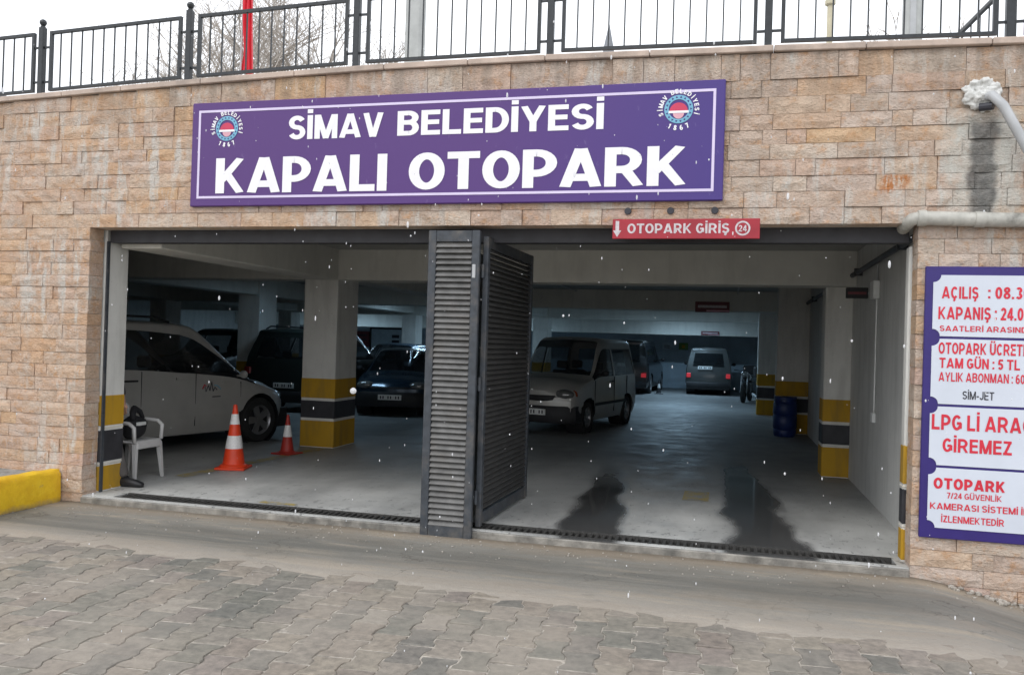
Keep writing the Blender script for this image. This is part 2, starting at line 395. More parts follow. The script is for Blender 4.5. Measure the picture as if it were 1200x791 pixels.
M_SEAT = plain('car_seat_cloth', (.10, .10, .105), .9, var=.2)
M_TYRE = plain('tyre_rubber', (.018, .018, .018), .85, var=.2)
M_RIM = plain('alloy_rim', (.30, .30, .31), .35, metal=.7, var=.1)
M_TRIM = plain('black_car_trim', (.016, .016, .018), .6, var=.2)
M_LAMP = NT('clear_headlamp').set(base=(.22, .22, .215), rough=.15, metal=.4, coat=1.0).m
M_AMBER = NT('amber_lens').set(base=(.35, .07, .02), rough=.2, coat=1.0).m
def carpaint(name, col, metal=.35, rough=.35):
    t = NT(name); p = t.pos
    n = t.noise(p, 3, 5, .6)
    t.set(base=t.ramp(n, [(.3, tuple(c*.86 for c in col)), (.7, col)]), metal=metal, rough=rough, coat=.6)
    t.b.inputs['Coat Roughness'].default_value = .12; return t.m
def emis(name, col, s):
    return NT(name).set(base=col, ecol=col, estr=s).m
M_TAIL = emis('lit_tail_lamp', (.75, .04, .05), .16)
M_TAILD = NT('unlit_tail_lamp').set(base=(.22, .01, .015), rough=.2, coat=1.0).m
M_TUBE = emis('fluorescent_tube', (.55, .80, 1.0), 6.0)
M_PLATE = plain('number_plate_white', (.75, .76, .74), .35, var=.05)

# ------------------------------------------------------------------ flat text (own heavy sans-serif capitals, drawn as strokes)
def arcp(cx_, cy_, rx, ry, a0, a1, n=10):
    return [(cx_+rx*math.cos(R(a0+(a1-a0)*i/n)), cy_+ry*math.sin(R(a0+(a1-a0)*i/n))) for i in range(n+1)]
def glyph(ch, t, ty):
    """returns (advance width, [polylines on the stroke centre line]); capital height 1, upright stroke t, level stroke ty"""
    h = t/2; v = ty/2; L = []; W = .70; T, B_ = 1-v, v
    if ch == 'A': W = .92; L = [[(h*1.0, 0), (W/2-h*.12, 1)], [(W-h*1.0, 0), (W/2+h*.12, 1)], [(W*.25, .25), (W*.75, .25)]]
    elif ch in 'BPR':
        W = {'B': .78, 'P': .77, 'R': .84}[ch]; xe = W-h-(.02 if ch == 'B' else (.05 if ch == 'R' else 0)); low = {'B': .53, 'P': .38, 'R': .43}[ch]
        r = (T-low)/2; rx = min(r*1.25, xe-h-.1)
        L = [[(h, 0), (h, 1)], [(h, T), (xe-rx, T)]+arcp(xe-rx, T-r, rx, r, 90, -90, 12)+[(h, low)]]
        if ch == 'B': r2 = (low-B_)/2; L.append([(h, B_), (W-h-rx, B_)]+arcp(W-h-rx, B_+r2, rx, r2, -90, 90, 12)+[(h, low)])
        if ch == 'R': L.append([(xe-rx*.75, low), (W-h*.95, 0)])
    elif ch in 'CÇG': W = .80; L = [arcp(W/2, .5, W/2-h, .5-v, 42, 318 if ch != 'G' else 330, 22)]
    elif ch == 'D': W = .80; L = [[(h, 0), (h, 1)], [(h, T), (W*.42, T)]+arcp(W*.42, .5, W*.58-h, .5-v, 90, -90, 16)+[(h, B_)]]
    elif ch == 'E': W = .68; L = [[(h, 0), (h, 1)], [(h, T), (W-.01, T)], [(h, .515), (W*.94, .515)], [(h, B_), (W, B_)]]
    elif ch == 'H': W = .80; L = [[(h, 0), (h, 1)], [(W-h, 0), (W-h, 1)], [(h, .52), (W-h, .52)]]
    elif ch in 'Iİ': W = t; L = [[(h, 0), (h, 1)]]
    elif ch == 'J': W = .62; L = [[(W-h, 1), (W-h, .33)]+arcp(W/2, .33, W/2-h, .33-v, 0, -165, 12)]
    elif ch == 'K': W = .84; L = [[(h, 0), (h, 1)], [(h*1.3, .36), (W-h*1.25, 1)], [(h*2.5, .56), (W-h*1.1, 0)]]
    elif ch == 'L': W = .66; L = [[(h, 0), (h, 1)], [(h, B_), (W, B_)]]
    elif ch == 'M': W = .98; L = [[(h, 0), (h, 1)], [(W-h, 0), (W-h, 1)], [(h*1.25, 1), (W/2, .0)], [(W-h*1.25, 1), (W/2, .0)]]
    elif ch == 'N': W = .80; L = [[(h, 0), (h, 1)], [(W-h, 0), (W-h, 1)], [(h*1.1, 1), (W-h*1.1, .0)]]
    elif ch in 'O0': W = .86 if ch == 'O' else .64; L = [arcp(W/2, .5, W/2-h, .5-v, 0, 360, 32)]
    elif ch in 'SŞ':
        W = .74; rx = W/2-h; r1 = (1-2*v)*.245; r2 = .5-v-r1
        L = [arcp(W/2, 1-v-r1, rx*.96, r1, 22, 180, 10)+arcp(W/2, 1-v-r1, rx*.96, r1, 200, 262, 3)+arcp(W/2, v+r2, rx, r2, 78, 20, 3)+arcp(W/2, v+r2, rx, r2, 0, -160, 10)]
    elif ch == 'T': W = .76; L = [[(W/2, 0), (W/2, 1)], [(0, T), (W, T)]]
    elif ch in 'UÜ': W = .80; L = [[(h, 1), (h, .38)]+arcp(W/2, .38, W/2-h, .38-v, 180, 360, 14)+[(W-h, 1)]]
    elif ch == 'V': W = .84; L = [[(h*1.0, 1), (W/2-h*.15, 0)], [(W-h*1.0, 1), (W/2+h*.15, 0)]]
    elif ch == 'Y': W = .84; L = [[(W/2, 0), (W/2, .46)], [(h*1.0, 1), (W/2, .38)], [(W-h*1.0, 1), (W/2, .38)]]
    elif ch == 'Z': W = .70; L = [[(.03, T), (W-.03, T)], [(W-h*1.35, T), (h*1.35, B_)], [(0, B_), (W, B_)]]
    elif ch == '1': W = .42; L = [[(W-h, 0), (W-h, 1)], [(0.02, .74), (W-h, .93)]]
    elif ch == '2': W = .62; L = [arcp(W/2, .70, W/2-h, .30-v, 165, -30, 12)+[(h*1.2, B_)], [(0, B_), (W, B_)]]
    elif ch == '3': W = .62; L = [arcp(W/2, .745, W/2-h-.02, .255-v, 150, -90, 12), arcp(W/2, .265, W/2-h, .265-v, 90, -155, 12)]
    elif ch == '4': W = .66; L = [[(W*.68, 0), (W*.68, 1)], [(W*.64, .96), (.06, .30)], [(0, .27), (W, .27)]]
    elif ch == '5': W = .62; L = [[(W-.03, T), (.12, T)], [(.13+h*.3, T), (h, .47)], arcp(W/2-.01, .33, W/2-h, .33-v, 140, -155, 12)]
    elif ch == '8': W = .64; L = [arcp(W/2, .75, W/2-h-.03, .25-v, 0, 360, 18), arcp(W/2, .265, W/2-h, .265-v+.01, 0, 360, 18)]
    elif ch == '6': W = .64; L = [arcp(W/2, .32, W/2-h, .32-v, 0, 360, 18), arcp(W/2+.03, .46, W/2-h+.03, .54-v, 62, 185, 10)]
    elif ch == '7': W = .60; L = [[(0, T), (W-.01, T)], [(W-h*1.1, T), (W*.36, 0)]]
    elif ch == ':': W = t; L = [[(h, .03), (h, .03+ty)], [(h, .58), (h, .58+ty)]]
    elif ch == '.': W = t; L = [[(h, 0), (h, ty)]]
    elif ch == '/': W = .38; L = [[(h*.5, 0), (W-h*.5, 1)]]
    elif ch == '-': W = .36; L = [[(0, .38), (W, .38)]]
    elif ch == ' ': W = .26
    if ch == 'G': L.append([(W*.50, .46), (W-h*.6, .46)]); L.append([(W-h*.95, .50), (W-h*.95, .12)])
    if ch == 'İ': L.append([(h, 1.08), (h, 1.08+ty*.9)])
    if ch == 'Ü': L += [[(W*.28, 1.07), (W*.28, 1.07+ty*.9)], [(W*.72, 1.07), (W*.72, 1.07+ty*.9)]]
    if ch in 'ÇŞ': L.append([(W/2, .0), (W/2+.02, -.10), (W/2-.08, -.20)])
    return W, L
def ribbon(pts, w, wy):
    closed = math.dist(pts[0], pts[-1]) < 1e-6
    n = len(pts); vs = []
    for i, (x, y) in enumerate(pts):
        if closed: a, b = pts[(i-1) % (n-1)], pts[(i+1) % (n-1)]
        else: a, b = pts[max(i-1, 0)], pts[min(i+1, n-1)]
        d1 = Vector((x-a[0], y-a[1])); d2 = Vector((b[0]-x, b[1]-y))
        if d1.length < 1e-9: d1 = d2
        if d2.length < 1e-9: d2 = d1
        d1.normalize(); d2.normalize(); d = (d1+d2).normalized(); k = 1/max(.75, d.dot(d2))
        nx, ny = -d.y*w/2*k, d.x*wy/2*k; vs += [(x+nx, y+ny), (x-nx, y-ny)]
    return vs, [(2*i, 2*i+1, 2*i+3, 2*i+2) for i in range(n-1)]
def text_strokes(s, t=.24, gap=.13, ty=None):
    """2-D vertices and faces; every stroke gets its own layer number"""
    x = 0; V_ = []; F_ = []; lay = 0; ty = ty or t*.82
    for ch in s:
        W, L = glyph(ch, t, ty)
        for l, pl in enumerate(L):
            diag = len(pl) == 2 and abs(pl[0][0]-pl[1][0]) > .05 and abs(pl[0][1]-pl[1][1]) > .05
            vs, fs = ribbon(pl, t*(1.04 if diag else 1), t*.5 if diag else (ty if ch not in 'ÇŞ' or len(pl) > 3 else ty*.6)); n = len(V_)
            for i, (a, b) in enumerate(vs):
                V_.append((a+x, b if ch in 'ÇŞÜİ' else max(0.0, min(1.0, b)), lay % 4))
            F_ += [tuple(q+n for q in f) for f in fs]; lay += 1
        x += W+(gap if ch != ' ' else .06)
    return V_, F_
def orient(vs, fs):
    out = []
    for f in fs:
        a, b, c = (Vector(vs[i]) for i in f[:3]); out.append(f if (b-a).cross(c-a).y < 0 else f[::-1])
    return out
def text(s, name, x0, x1, zb, cap, y, mat, parent, bold=.0, spacing=1.0, word=1.0, t=.24, gap=.12, ty=None):
    """flat lettering facing -y, baseline zb, capital height cap, spanning x0..x1"""
    V_, F_ = text_strokes(s, t, gap, ty)
    a = min(v[0] for v in V_); b = max(v[0] for v in V_); kx = (x1-x0)/(b-a)
    vs = [(x0+(v[0]-a)*kx, y-.0003*v[2], zb+v[1]*cap) for v in V_]
    return MB().add(vs, orient(vs, F_)).build(name, mat, parent)

# ------------------------------------------------------------------ street, apron, paving
def gz(x):
    t = max(0, min(1, x/.9)); return -.14*t*t*(3-2*t)
def sheet(name, x0, x1, y0f, y1f, nx, ny, z, mat, amp=.0, kind='structure', parent=None, drop=False):
    mb = MB(); vs = []; fs = []
    for i in range(nx+1):
        x = x0+(x1-x0)*i/nx; a, b = y0f(x), y1f(x)
        for j in range(ny+1):
            y = a+(b-a)*j/ny
            dz = 0
            if drop:
                q = max(0, min(1, (ap_edge(x)+.12-y)/.46)); dz = -.034*q+q*(1.2-q)*.016*mnoise.noise(Vector((x*4, y*5, 7)))+q*.006*mnoise.noise(Vector((x*15, y*18, 2)))
            vs.append((x, y, z+gz(x)+dz+amp*mnoise.noise(Vector((x*2.3, y*2.3, 3)))))
    for i in range(nx):
        for j in range(ny):
            q = i*(ny+1)+j; fs.append((q, q+ny+1, q+ny+2, q+1))
    o = mb.add(vs, fs).build(name, mat, parent, smooth=True)
    return tag(o, kind=kind)
g = MB().add([(-300,-300,-.25),(300,-300,-.25),(300,300,-.25),(-300,300,-.25)], [(0,1,2,3)]).build('street', M_STREET); tag(g, kind='structure')
def ap_edge(x): return -1.46 - .058*(x+6.3) + .035*mnoise.noise(Vector((x*3.1, 0, 0))) + .03*mnoise.noise(Vector((x*9, 0, 5)))
sheet('concrete_apron', -12, 6, lambda x: ap_edge(x)-.42, lambda x: .02, 260, 60, .0, M_APRON, amp=.006, drop=True)
sheet('paving_sand_bed', -14, 8, lambda x: -9, lambda x: ap_edge(x)+.45, 60, 20, -.0105, M_BED, amp=.003)
paving = empty('paved_street', (0, 0, 0)); tag(paving, kind='structure')
PW, PH = .186, .278; ang = R(3.8)
def paver_poly(w, h, inset):
    a = .013; w2 = w/2; h2 = h/2; i = inset
    # waisted interlocking block: wide ends, narrow middle, so that neighbours set half a length along lock into it
    e2 = .0100
    right = [(w2+a, -h2+e2), (w2+a, -h2*.66), (w2-a, -h2*.34), (w2-a, h2*.34), (w2+a, h2*.66), (w2+a, h2-e2)]
    R_ = [(x-i, y) for x, y in right]; L_ = [(-x, y) for x, y in reversed(R_)]
    return R_+L_
pp = paver_poly(PW, PH, .0036)
def paver_mesh(k):
    rr = random.Random(k); mb = MB(); n = len(pp); c = .006
    tilt = (rr.uniform(-.03, .03), rr.uniform(-.022, .022))
    vs = []
    for sc, z in ((1.0, -.05), (1.0, -.006), (.955, 0.0)):
        for x, y in pp:
            jx = rr.uniform(-.0015, .0015); X, Y = x*sc+jx, y*(sc if sc == 1 else .972)
            vs.append((X, Y, z + (X*tilt[0]+Y*tilt[1] if z > -.02 else 0)))
    fs = [(r*n+i, r*n+(i+1) % n, (r+1)*n+(i+1) % n, (r+1)*n+i) for r in (0, 1) for i in range(n)]
    fs.append(tuple(2*n+i for i in range(n)))
    return vs, fs, mb.add(vs, fs).mesh('paver', M_PAVER)
PM = [paver_mesh(k) for k in range(14)]
ca, sa = math.cos(ang), math.sin(ang)
# view polygon of the paving seen in the photograph, with a margin
rest = MB(); cand = []
for i in range(-58, 40):
    for j in range(-30, 14):
        u = i*PW; v = (j+(.5 if i % 2 else 0))*PH
        x = -2.155+u*ca-v*sa; y = -2.30+u*sa+v*ca
        if y > ap_edge(x)+.16 or y < -8.5 or x < -13 or x > 6: continue
        cand.append((x, y))
def seen(x, y):
    # distance of the ground point from the view centre line, in camera space
    d = Vector((x+1.4026, y+7.1699, -1.72)); cx_, cy_, cz_ = d.dot(Vector((.9687,.2465,.0304))), d.dot(Vector((-.028,-.014,.9995))), -d.dot(Vector((.2467,-.969,-.0069)))
    if cz_ < .5: return 9
    return max(abs(cx_/cz_)/.606, abs(cy_/cz_)/.40)
cand.sort(key=lambda q: seen(*q))
for n_, (x, y) in enumerate(cand):
    k = rnd.randrange(14); dz = rnd.uniform(-.003, .003)+gz(x); rot = ang+(math.pi if rnd.random() < .5 else 0)
    # blocks near the apron sink under the dust
    dz -= .008
    if n_ < 290 and seen(x, y) < 1.12:
        link('paver', PM[k][2], paving, (x, y, .004+dz), (0, 0, rot))
    else:
        c2, s2 = math.cos(rot), math.sin(rot); vs, fs, _ = PM[k]
        rest.add([(x+a*c2-b*s2, y+a*s2+b*c2, c+.004+dz) for a, b, c in vs], fs)
o = rest.build('outlying_pavers', M_PAVER, paving); o['kind'] = 'stuff'

# kerb and raised footpath on the left
kerb = empty('yellow_kerb', (-7.83, 0, 0), 0, 'thickly painted bright yellow kerb left of the garage opening', 'kerb')
mb = MB(); prof = [(0, 0), (.012, .02), (.0, .27), (-.02, .305), (-.05, .315), (-.15, .315), (-.17, .29), (-.17, 0)]
n_s = 40; vs = []
for i in range(n_s+1):
    y = -.03-3.2*i/n_s
    for k, (a, b) in enumerate(prof):
        nz = mnoise.noise(Vector((y*5, k*.6, 1)))*.014+mnoise.noise(Vector((y*17, k*1.1, 4)))*.006
        vs.append((a+nz-(.03 if i == 0 else 0)*(1 if k < 4 else 0), y, b*(1+.02*i/n_s*6)+nz*.8 if b else -.02))
fs = [(i*8+k, i*8+k+1, (i+1)*8+k+1, (i+1)*8+k) for i in range(n_s) for k in range(7)]; fs.append(tuple(range(8))[::-1])
mb.add(vs, fs).build('kerb_stone', M_KERB, kerb, smooth=True, angle=40)
M_DIRT = plain('footpath_rubble', (.25, .24, .22), .95, var=.35, scale=12, bump=.6, bscale=30)
mb = MB(); vs = []; NX, NY = 40, 40
for i in range(NX+1):
    for j in range(NY+1):
        x = -7.98-3.9*i/NX; y = .0-3.2*j/NY; vs.append((x, y, .275+.03*mnoise.noise(Vector((x*5, y*5, 0)))+.015*mnoise.noise(Vector((x*16, y*16, 0)))))
fs = [(i*(NY+1)+j, i*(NY+1)+j+1, (i+1)*(NY+1)+j+1, (i+1)*(NY+1)+j) for i in range(NX) for j in range(NY)]
tag(mb.add(vs, fs).build('footpath', M_DIRT, smooth=True), kind='structure')

# ------------------------------------------------------------------ facade wall of split stone
OX0, OX1, OH = -7.62, .02, 2.75
wall = empty('stone_wall', (0, 0, 0), 0, 'rough beige and pink split-stone retaining wall around the wide garage opening', 'wall')
def coping_z(x):   # underside of the coping stones
    pts = [(-14, 3.90), (-8.8, 4.05), (-6.57, 4.125), (-4.77, 4.172), (-3, 4.175), (-1.15, 4.15), (.72, 4.11), (6, 3.97)]
    for (a, b), (c, d) in zip(pts, pts[1:]):
        if x <= c: return b+(d-b)*(x-a)/(c-a)
    return pts[-1][1]
def stone_mesh(k):
    rr = random.Random(100+k); NXs, NZs = 4, 2; vs = []; fs = []
    for j in range(NZs+1):
        for i in range(NXs+1):
            u, w = i/NXs, j/NZs
            edge = (i in (0, NXs)) or (j in (0, NZs))
            y = -(.004+rr.uniform(0, .008)) if edge else -(.006+rr.uniform(0, .018))
            vs.append((u-.5+(0 if edge else rr.uniform(-.06, .06)), y, w-.5+(0 if edge else rr.uniform(-.12, .12))))
    for j in range(NZs):
        for i in range(NXs):
            q = j*(NXs+1)+i
            fs += [(q, q+1, q+NXs+2), (q, q+NXs+2, q+NXs+1)] if rr.random() < .5 else [(q, q+1, q+NXs+1), (q+1, q+NXs+2, q+NXs+1)]
    per = [0, 1, 2, 3, 4, 9, 14, 13, 12, 11, 10, 5]; b = len(vs)
    for q in per: vs.append((vs[q][0], 1.0, vs[q][2]))
    for i in range(12):
        j = (i+1) % 12; fs.append((per[i], b+i, b+j, per[j]))
    return vs, fs, MB().add(vs, fs).mesh('stone', M_STONE)
SM = [stone_mesh(k) for k in range(16)]
stones = []      # x0,x1,z0,z1,deep
rowh = []
z = -.18
rs_ = random.Random(5)
rows = [-.18]
while rows[-1] < 4.0:
    rows.append(rows[-1]+rs_.choice((.118, .125, .13, .135, .142)) if rows[-1] < 2.35 or rows[-1] >= 2.74 else 0)
    if rows[-1] == 0:
        a = rows[-2]; rows[-1] = a+(2.75-a)/round((2.75-a)/.13)
        while rows[-1] < 2.745: rows.append(rows[-1]+(2.75-a)/round((2.75-a)/.13))
        rows[-1] = 2.75
def fill(x0, x1, z0, z1, deep_l=False, deep_r=False, deep_all=False, topf=None):
    x = x0; L = []
    while x < x1-1e-6:
        w = rs_.choice((.15, .19, .24, .28, .33, .38, .44, .52, .26))
        if x1-(x+w) < .16: w = x1-x
        L.append((x, x+w)); x += w
    for i, (a, b) in enumerate(L):
        zt = topf((a+b)/2) if topf else z1
        if zt-z0 < .02: continue
        stones.append((a, b, z0, zt, deep_all or (deep_l and i == 0) or (deep_r and i == len(L)-1)))
for a, b in zip(rows, rows[1:]):
    if a < 2.74:
        fill(-13+rs_.uniform(0, .2), OX0, a, b, deep_r=True)
        if not (2.7 < b and False): fill(OX1, 5.0, a, b, deep_l=True)
    else:
        last = b >= rows[-1]-1e-6
        fill(-13+rs_.uniform(0, .2), 5, a, b, deep_all=(a < 2.76), topf=(lambda x: coping_z(x)-.004) if last else None)
if rows[-1] < 4.04: pass
def vis_area(s):
    a, b, z0, z1, d = s; cx_ = (a+b)/2; cz = (z0+z1)/2
    if a < -9.0 or b > .80: return 0
    if -6.44 < cx_ < -1.5 and 2.99 < cz < 3.88: return 0
    if cx_ > .12 and .36 < cz < 2.38: return 0
    dist = math.hypot(cx_+1.4, 7.17); return (b-a)*(z1-z0)*(7.17/dist)/dist**2
stones.sort(key=vis_area, reverse=True)
rest = MB()
for n_, s in enumerate(stones):
    a, b, z0, z1, d = s; k = rnd.randrange(16); gp = .0018
    w, h = b-a-2*gp, z1-z0-2*gp; proud = rnd.uniform(-.010, .008); dep = .19 if d else .06
    fx = -1 if rnd.random() < .5 else 1
    if n_ < 298 and vis_area(s) > 0:
        o = link('stone', SM[k][2], wall, ((a+b)/2, proud, (z0+z1)/2), (0, 0, 0), (w, 1, h))
        if d: o.data = SM[k][2]; 
        # depth: shared mesh is one metre deep in y; keep front relief, so use a second shared mesh per depth
        o['_d'] = dep
    else:
        vs, fs, _ = SM[k]
        rest.add([((a+b)/2+x*w, proud+(y if y < .5 else dep), (z0+z1)/2+zz*h) for x, y, zz in vs], fs)
DM = {}
for o in [q for q in bpy.data.objects if q.parent == wall and '_d' in q.keys()]:
    k = (o.data.name, o['_d'])
    if k not in DM:
        m = o.data.copy()
        for v in m.vertices:
            if v.co.y > .5: v.co.y = o['_d']
        DM[k] = m
    o.data = DM[k]; del o['_d']
o = rest.build('outlying_stones', M_STONE, wall); o['kind'] = 'stuff'
# mortar bed behind the stones and the concrete wall core (three boxes butted round the opening)
mb = MB()
mb.box(-14, .022, -.3, OX0-.03, .055, 2.75); mb.box(OX1+.03, .022, -.3, 6, .055, 2.75)
N = 60
for i in range(N):
    a = -14+20*i/N; b = a+20/N; mb.box(a, .022, 2.78, b, .055, min(coping_z(a), coping_z(b))-.004)
mb.build('mortar_bed', M_MORTAR, wall)
# coping
x = -13.0
while x < 5:
    w = rs_.choice((.7, .8, .9, 1.0)); b = x+w; za, zb = coping_z(x), coping_z(b); t_ = .052
    m = MB(); g_ = .003
    pr = [(x+g_, za), (b-g_, zb), (b-g_, zb+t_), (x+g_, za+t_)]
    m.prism(pr, -.045, .36); o = m.build('coping_stone', M_COPING, wall)
    bv = o.modifiers.new('edge', 'BEVEL'); bv.width = .006; bv.segments = 1
    x = b
# anchor holes in the lintel stones
for hx in (-2.246, -1.89, -1.53):
    MB().lathe([(.0, -.028), (.028, -.028), (.03, -.02), (.03, .01)], 12, (hx, 0, 2.865), 'y').build('anchor_hole', M_BLKT, wall)

# ------------------------------------------------------------------ the garage itself
FZ = .07; CZ = 3.04; BB = 2.59; BY = 28.5
gar = empty('covered_car_park', (-4, 10, 0), 0, 'deep concrete covered car park interior with beams and painted pillars', 'parking garage')
def P(mb, name, mat, parent=gar, **kw):
    o = mb.build(name, mat, None, **kw)
    pw = Vector((-4, 10, 0)) if parent is gar else Vector((0, 0, 0))
    o.parent = parent
    o.location = tuple(Vector(o.location)-pw)
    return o
fl = MB(); vs = []; fs = []
fl.box(-22, .30, -.2, .3, BY, FZ)
# floor front strip either side of the drain
fl.box(OX0-.2, .0, -.2, .1, .052, FZ-.003); fl.box(OX0-.2, .052, -.2, -7.30, .30, FZ-.001); fl.box(-.06, .052, -.2, .3, .30, FZ-.001)
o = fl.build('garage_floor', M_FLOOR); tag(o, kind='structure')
P(MB().box(-22, .36, CZ, .6, BY, CZ+.25), 'ceiling_slab', M_CEIL)
P(MB().box(-22, BY, -.2, .6, BY+.2, 4.0), 'rear_wall', M_FARW)
P(MB().box(-22.2, .055, -.2, -22, BY, 4.0), 'left_wall', M_SIDEW)
P(MB().box(.2, .332, -.2, .5, BY-.003, CZ-.002), 'right_wall', M_SIDEW)
# front wall core
P(MB().box(-22, .056, -.3, OX0-.165, .20, 4.0), 'front_wall', M_PLASTER)
P(MB().box(OX0+.001, .19, 2.752, OX1-.001, .36, 4.0), 'lintel_beam', M_PLASTER)
P(MB().box(OX0+.001, .060, 2.782, OX1-.001, .188, 4.0), 'lintel_core', M_MORTAR)
P(MB().box(OX1+.165, .056, -.3, 6, .20, 4.0), 'front_wall', M_PLASTER)
# jamb piers with painted bands
def banded(name, x0, x1, y0, y1, zt, faces='all', zb=-.05, tops=(1.06, .76, .74, .40, .37), off=.0):
    o = P(MB().bbox(x0, y0, zb, x1, y1, zt, .012), name, M_PLASTER)
    e = .004; t1, a, b, c, d = tops
    for nm, m_, za, zb_ in (('yellow_band', M_YEL, a+off, t1+off), ('white_line', M_WHL, b+off, a+off), ('black_band', M_BLK, c+off, b+off),
                            ('white_line', M_WHL, d+off, c+off), ('yellow_band', M_YEL, FZ+.001 if zb > -.2 else .0, d+off)):
        q = MB().bbox(x0-e, y0-e, za, x1+e, y1+e, zb_, .012).build(nm, m_, o)
    return o
banded('jamb_pier', -8.3, -7.60, .203, .54, CZ-.002, tops=(1.06, .735, .70, .365, .335), zb=-.1)
banded('jamb_pier', -.0, .35, .203, .33, 2.60, tops=(1.0, .68, .65, .36, .33), zb=-.1)
# gate channel (black steel) in both jambs
# columns
banded('pillar', -7.62, -7.07, 4.44, 5.18, CZ-.002, tops=(1.11, .80, .775, .50, .475), zb=.05)
banded('pillar', -.14, .205, 4.78, 5.2, CZ-.002, tops=(1.11, .80, .775, .50, .475), zb=.05)
banded('pillar', -12.25, -11.70, 10.0, 10.75, CZ-.002, tops=(1.13, .82, .79, .50, .475), zb=.05)
banded('pillar', -.42, .205, 10.7, 11.1, CZ-.002, tops=(1.13, .82, .79, .50, .475), zb=.05)
banded('pillar', -.62, .205, 15.4, 15.9, CZ-.002, tops=(1.13, .82, .79, .50, .475), zb=.05)
for x_, y_ in ((-12.2, 4.44), (-7.6, 12.6), (-12.2, 19.9), (-7.6, 19.9), (-16.6, 4.44), (-16.6, 12.6), (-16.9, 19.9)):
    banded('pillar', x_, x_+.5, y_+.02, y_+.68, CZ-.002, tops=(1.13, .82, .79, .50, .475), zb=.05)
# beams across and along
for y_, b_, h_ in ((4.455, BB, .5), (12.6, BB, .5), (19.9, BB-.01, .5), (25.2, 2.22, .45)):
    P(MB().bbox(-21.99, y_, b_, .199, y_+h_, CZ+.1, .01), 'cross_beam', M_BEAM)
P(MB().bbox(-7.56, .361, 2.585, -7.075, 4.452, CZ+.08, .01), 'long_beam', M_BEAM)
P(MB().bbox(-12.19, .361, 2.585, -11.75, 4.452, CZ+.08, .01), 'long_beam', M_BEAM)
for y_a, y_b in ((4.957, 12.598), (13.102, 19.898)):
    for x_ in (-7.56, -12.2, -16.6): P(MB().bbox(x_, y_a, BB+.05, x_+.45, y_b, CZ+.08, .01), 'long_beam', M_BEAM)
# yellow parking marks on the floor
M_YLINE = NT('worn_yellow_line'); _p = M_YLINE.pos
M_YLINE.set(base=M_YLINE.mix(M_YLINE.ramp(M_YLINE.noise(_p, 9, 7, .75), [(.42, 0.0), (.56, 1.0)]), (.30, .30, .29), (.42, .32, .09)), rough=.6); M_YLINE = M_YLINE.m
def quad(name, pts, zz, mat):
    return MB().add([(x, y, zz) for x, y in pts], [tuple(range(len(pts)))]).build(name, mat)
for pts in (((-7.55, 1.35), (-7.38, 1.30), (-7.1, 4.3), (-7.27, 4.35)), ((-1.83, 2.25), (-1.55, 2.25), (-1.55, 2.86), (-1.83, 2.86)),
            ((-5.85, .33), (-5.45, .31), (-5.45, .40), (-5.85, .42)), ((-4.9, 2.6), (-4.75, 2.6), (-5.6, 5.6), (-5.75, 5.6))):
    tag(quad('floor_marking', pts, FZ+.004, M_YLINE), kind='structure')
# things on the rear wall
def board(name, x0, x1, z0, z1, y, mat, label, cat, t=.03):
    o = empty(name, ((x0+x1)/2, y, z0), 0, label, cat)
    w = (x1-x0)/2; MB().bbox(-w, -t, 0, w, 0, z1-z0, .006).build('panel', mat, o); return o, w, z1-z0
M_GREEN = plain('green_sign_plate', (.10, .22, .03), .5); M_PALEB = plain('pale_cabinet', (.50, .58, .64), .6)
o, w, h = board('exit_sign', -3.33, -2.96, 1.66, 1.95, BY-.01, M_GREEN, 'small green sign on the pale blue rear wall between two cars', 'sign')
MB().box(-.06, -.036, .08, .06, -.031, .20).build('pictogram', M_YEL, o)
o, w, h = board('notice_sheet', -4.0, -3.62, 1.66, 1.95, BY-.01, M_PALEB, 'faded pale notice beside the green sign on the rear wall', 'notice')
MB().box(-.12, -.036, .06, .12, -.031, .09).box(-.12, -.036, .14, .12, -.031, .17).build('printed_lines', M_TRIM, o)
o, w, h = board('fire_cabinet', -17.85, -17.15, 1.35, 2.05, BY-.01, M_REDD, 'dark red cabinet high on the rear wall behind the parked cars', 'cabinet', .12)
MB().box(-.25, -.126, .3, .25, -.121, .36).box(-.25, -.126, .5, .25, -.121, .56).build('printed_lines', M_BLKT, o)
o = empty('rear_door', (-16.2, BY-.02, FZ), 0, 'pale grey-blue double panel with dark frame and notices on the rear wall', 'door')
MB().bbox(-.85, -.05, 0, .85, 0, 2.1, .01).build('door_leaf', M_PALEB, o)
MB().box(-.92, -.07, 0, -.852, 0, 2.17).box(.852, -.07, 0, .92, 0, 2.17).box(-.852, -.07, 2.102, .852, 0, 2.17).build('door_frame', M_TRIM, o)
MB().box(.15, -.056, 1.5, .5, -.052, 1.62).box(.15, -.056, 1.72, .5, -.052, 1.86).build('notice', M_BLKT, o)

for x_, z_ in ((-1.2, 2.99), (-4.9, 3.0)):
    o = empty('cable_conduit', (x_, 4.97, z_), 0, 'thin grey conduit under the ceiling %s' % ('over the right side of the lane' if x_ > -2 else 'over the silver estate car'), 'conduit')
    MB().tube([(0, 0, 0), (0, 7.6, 0)], .014, 8).build('tube', M_PIPEG, o)
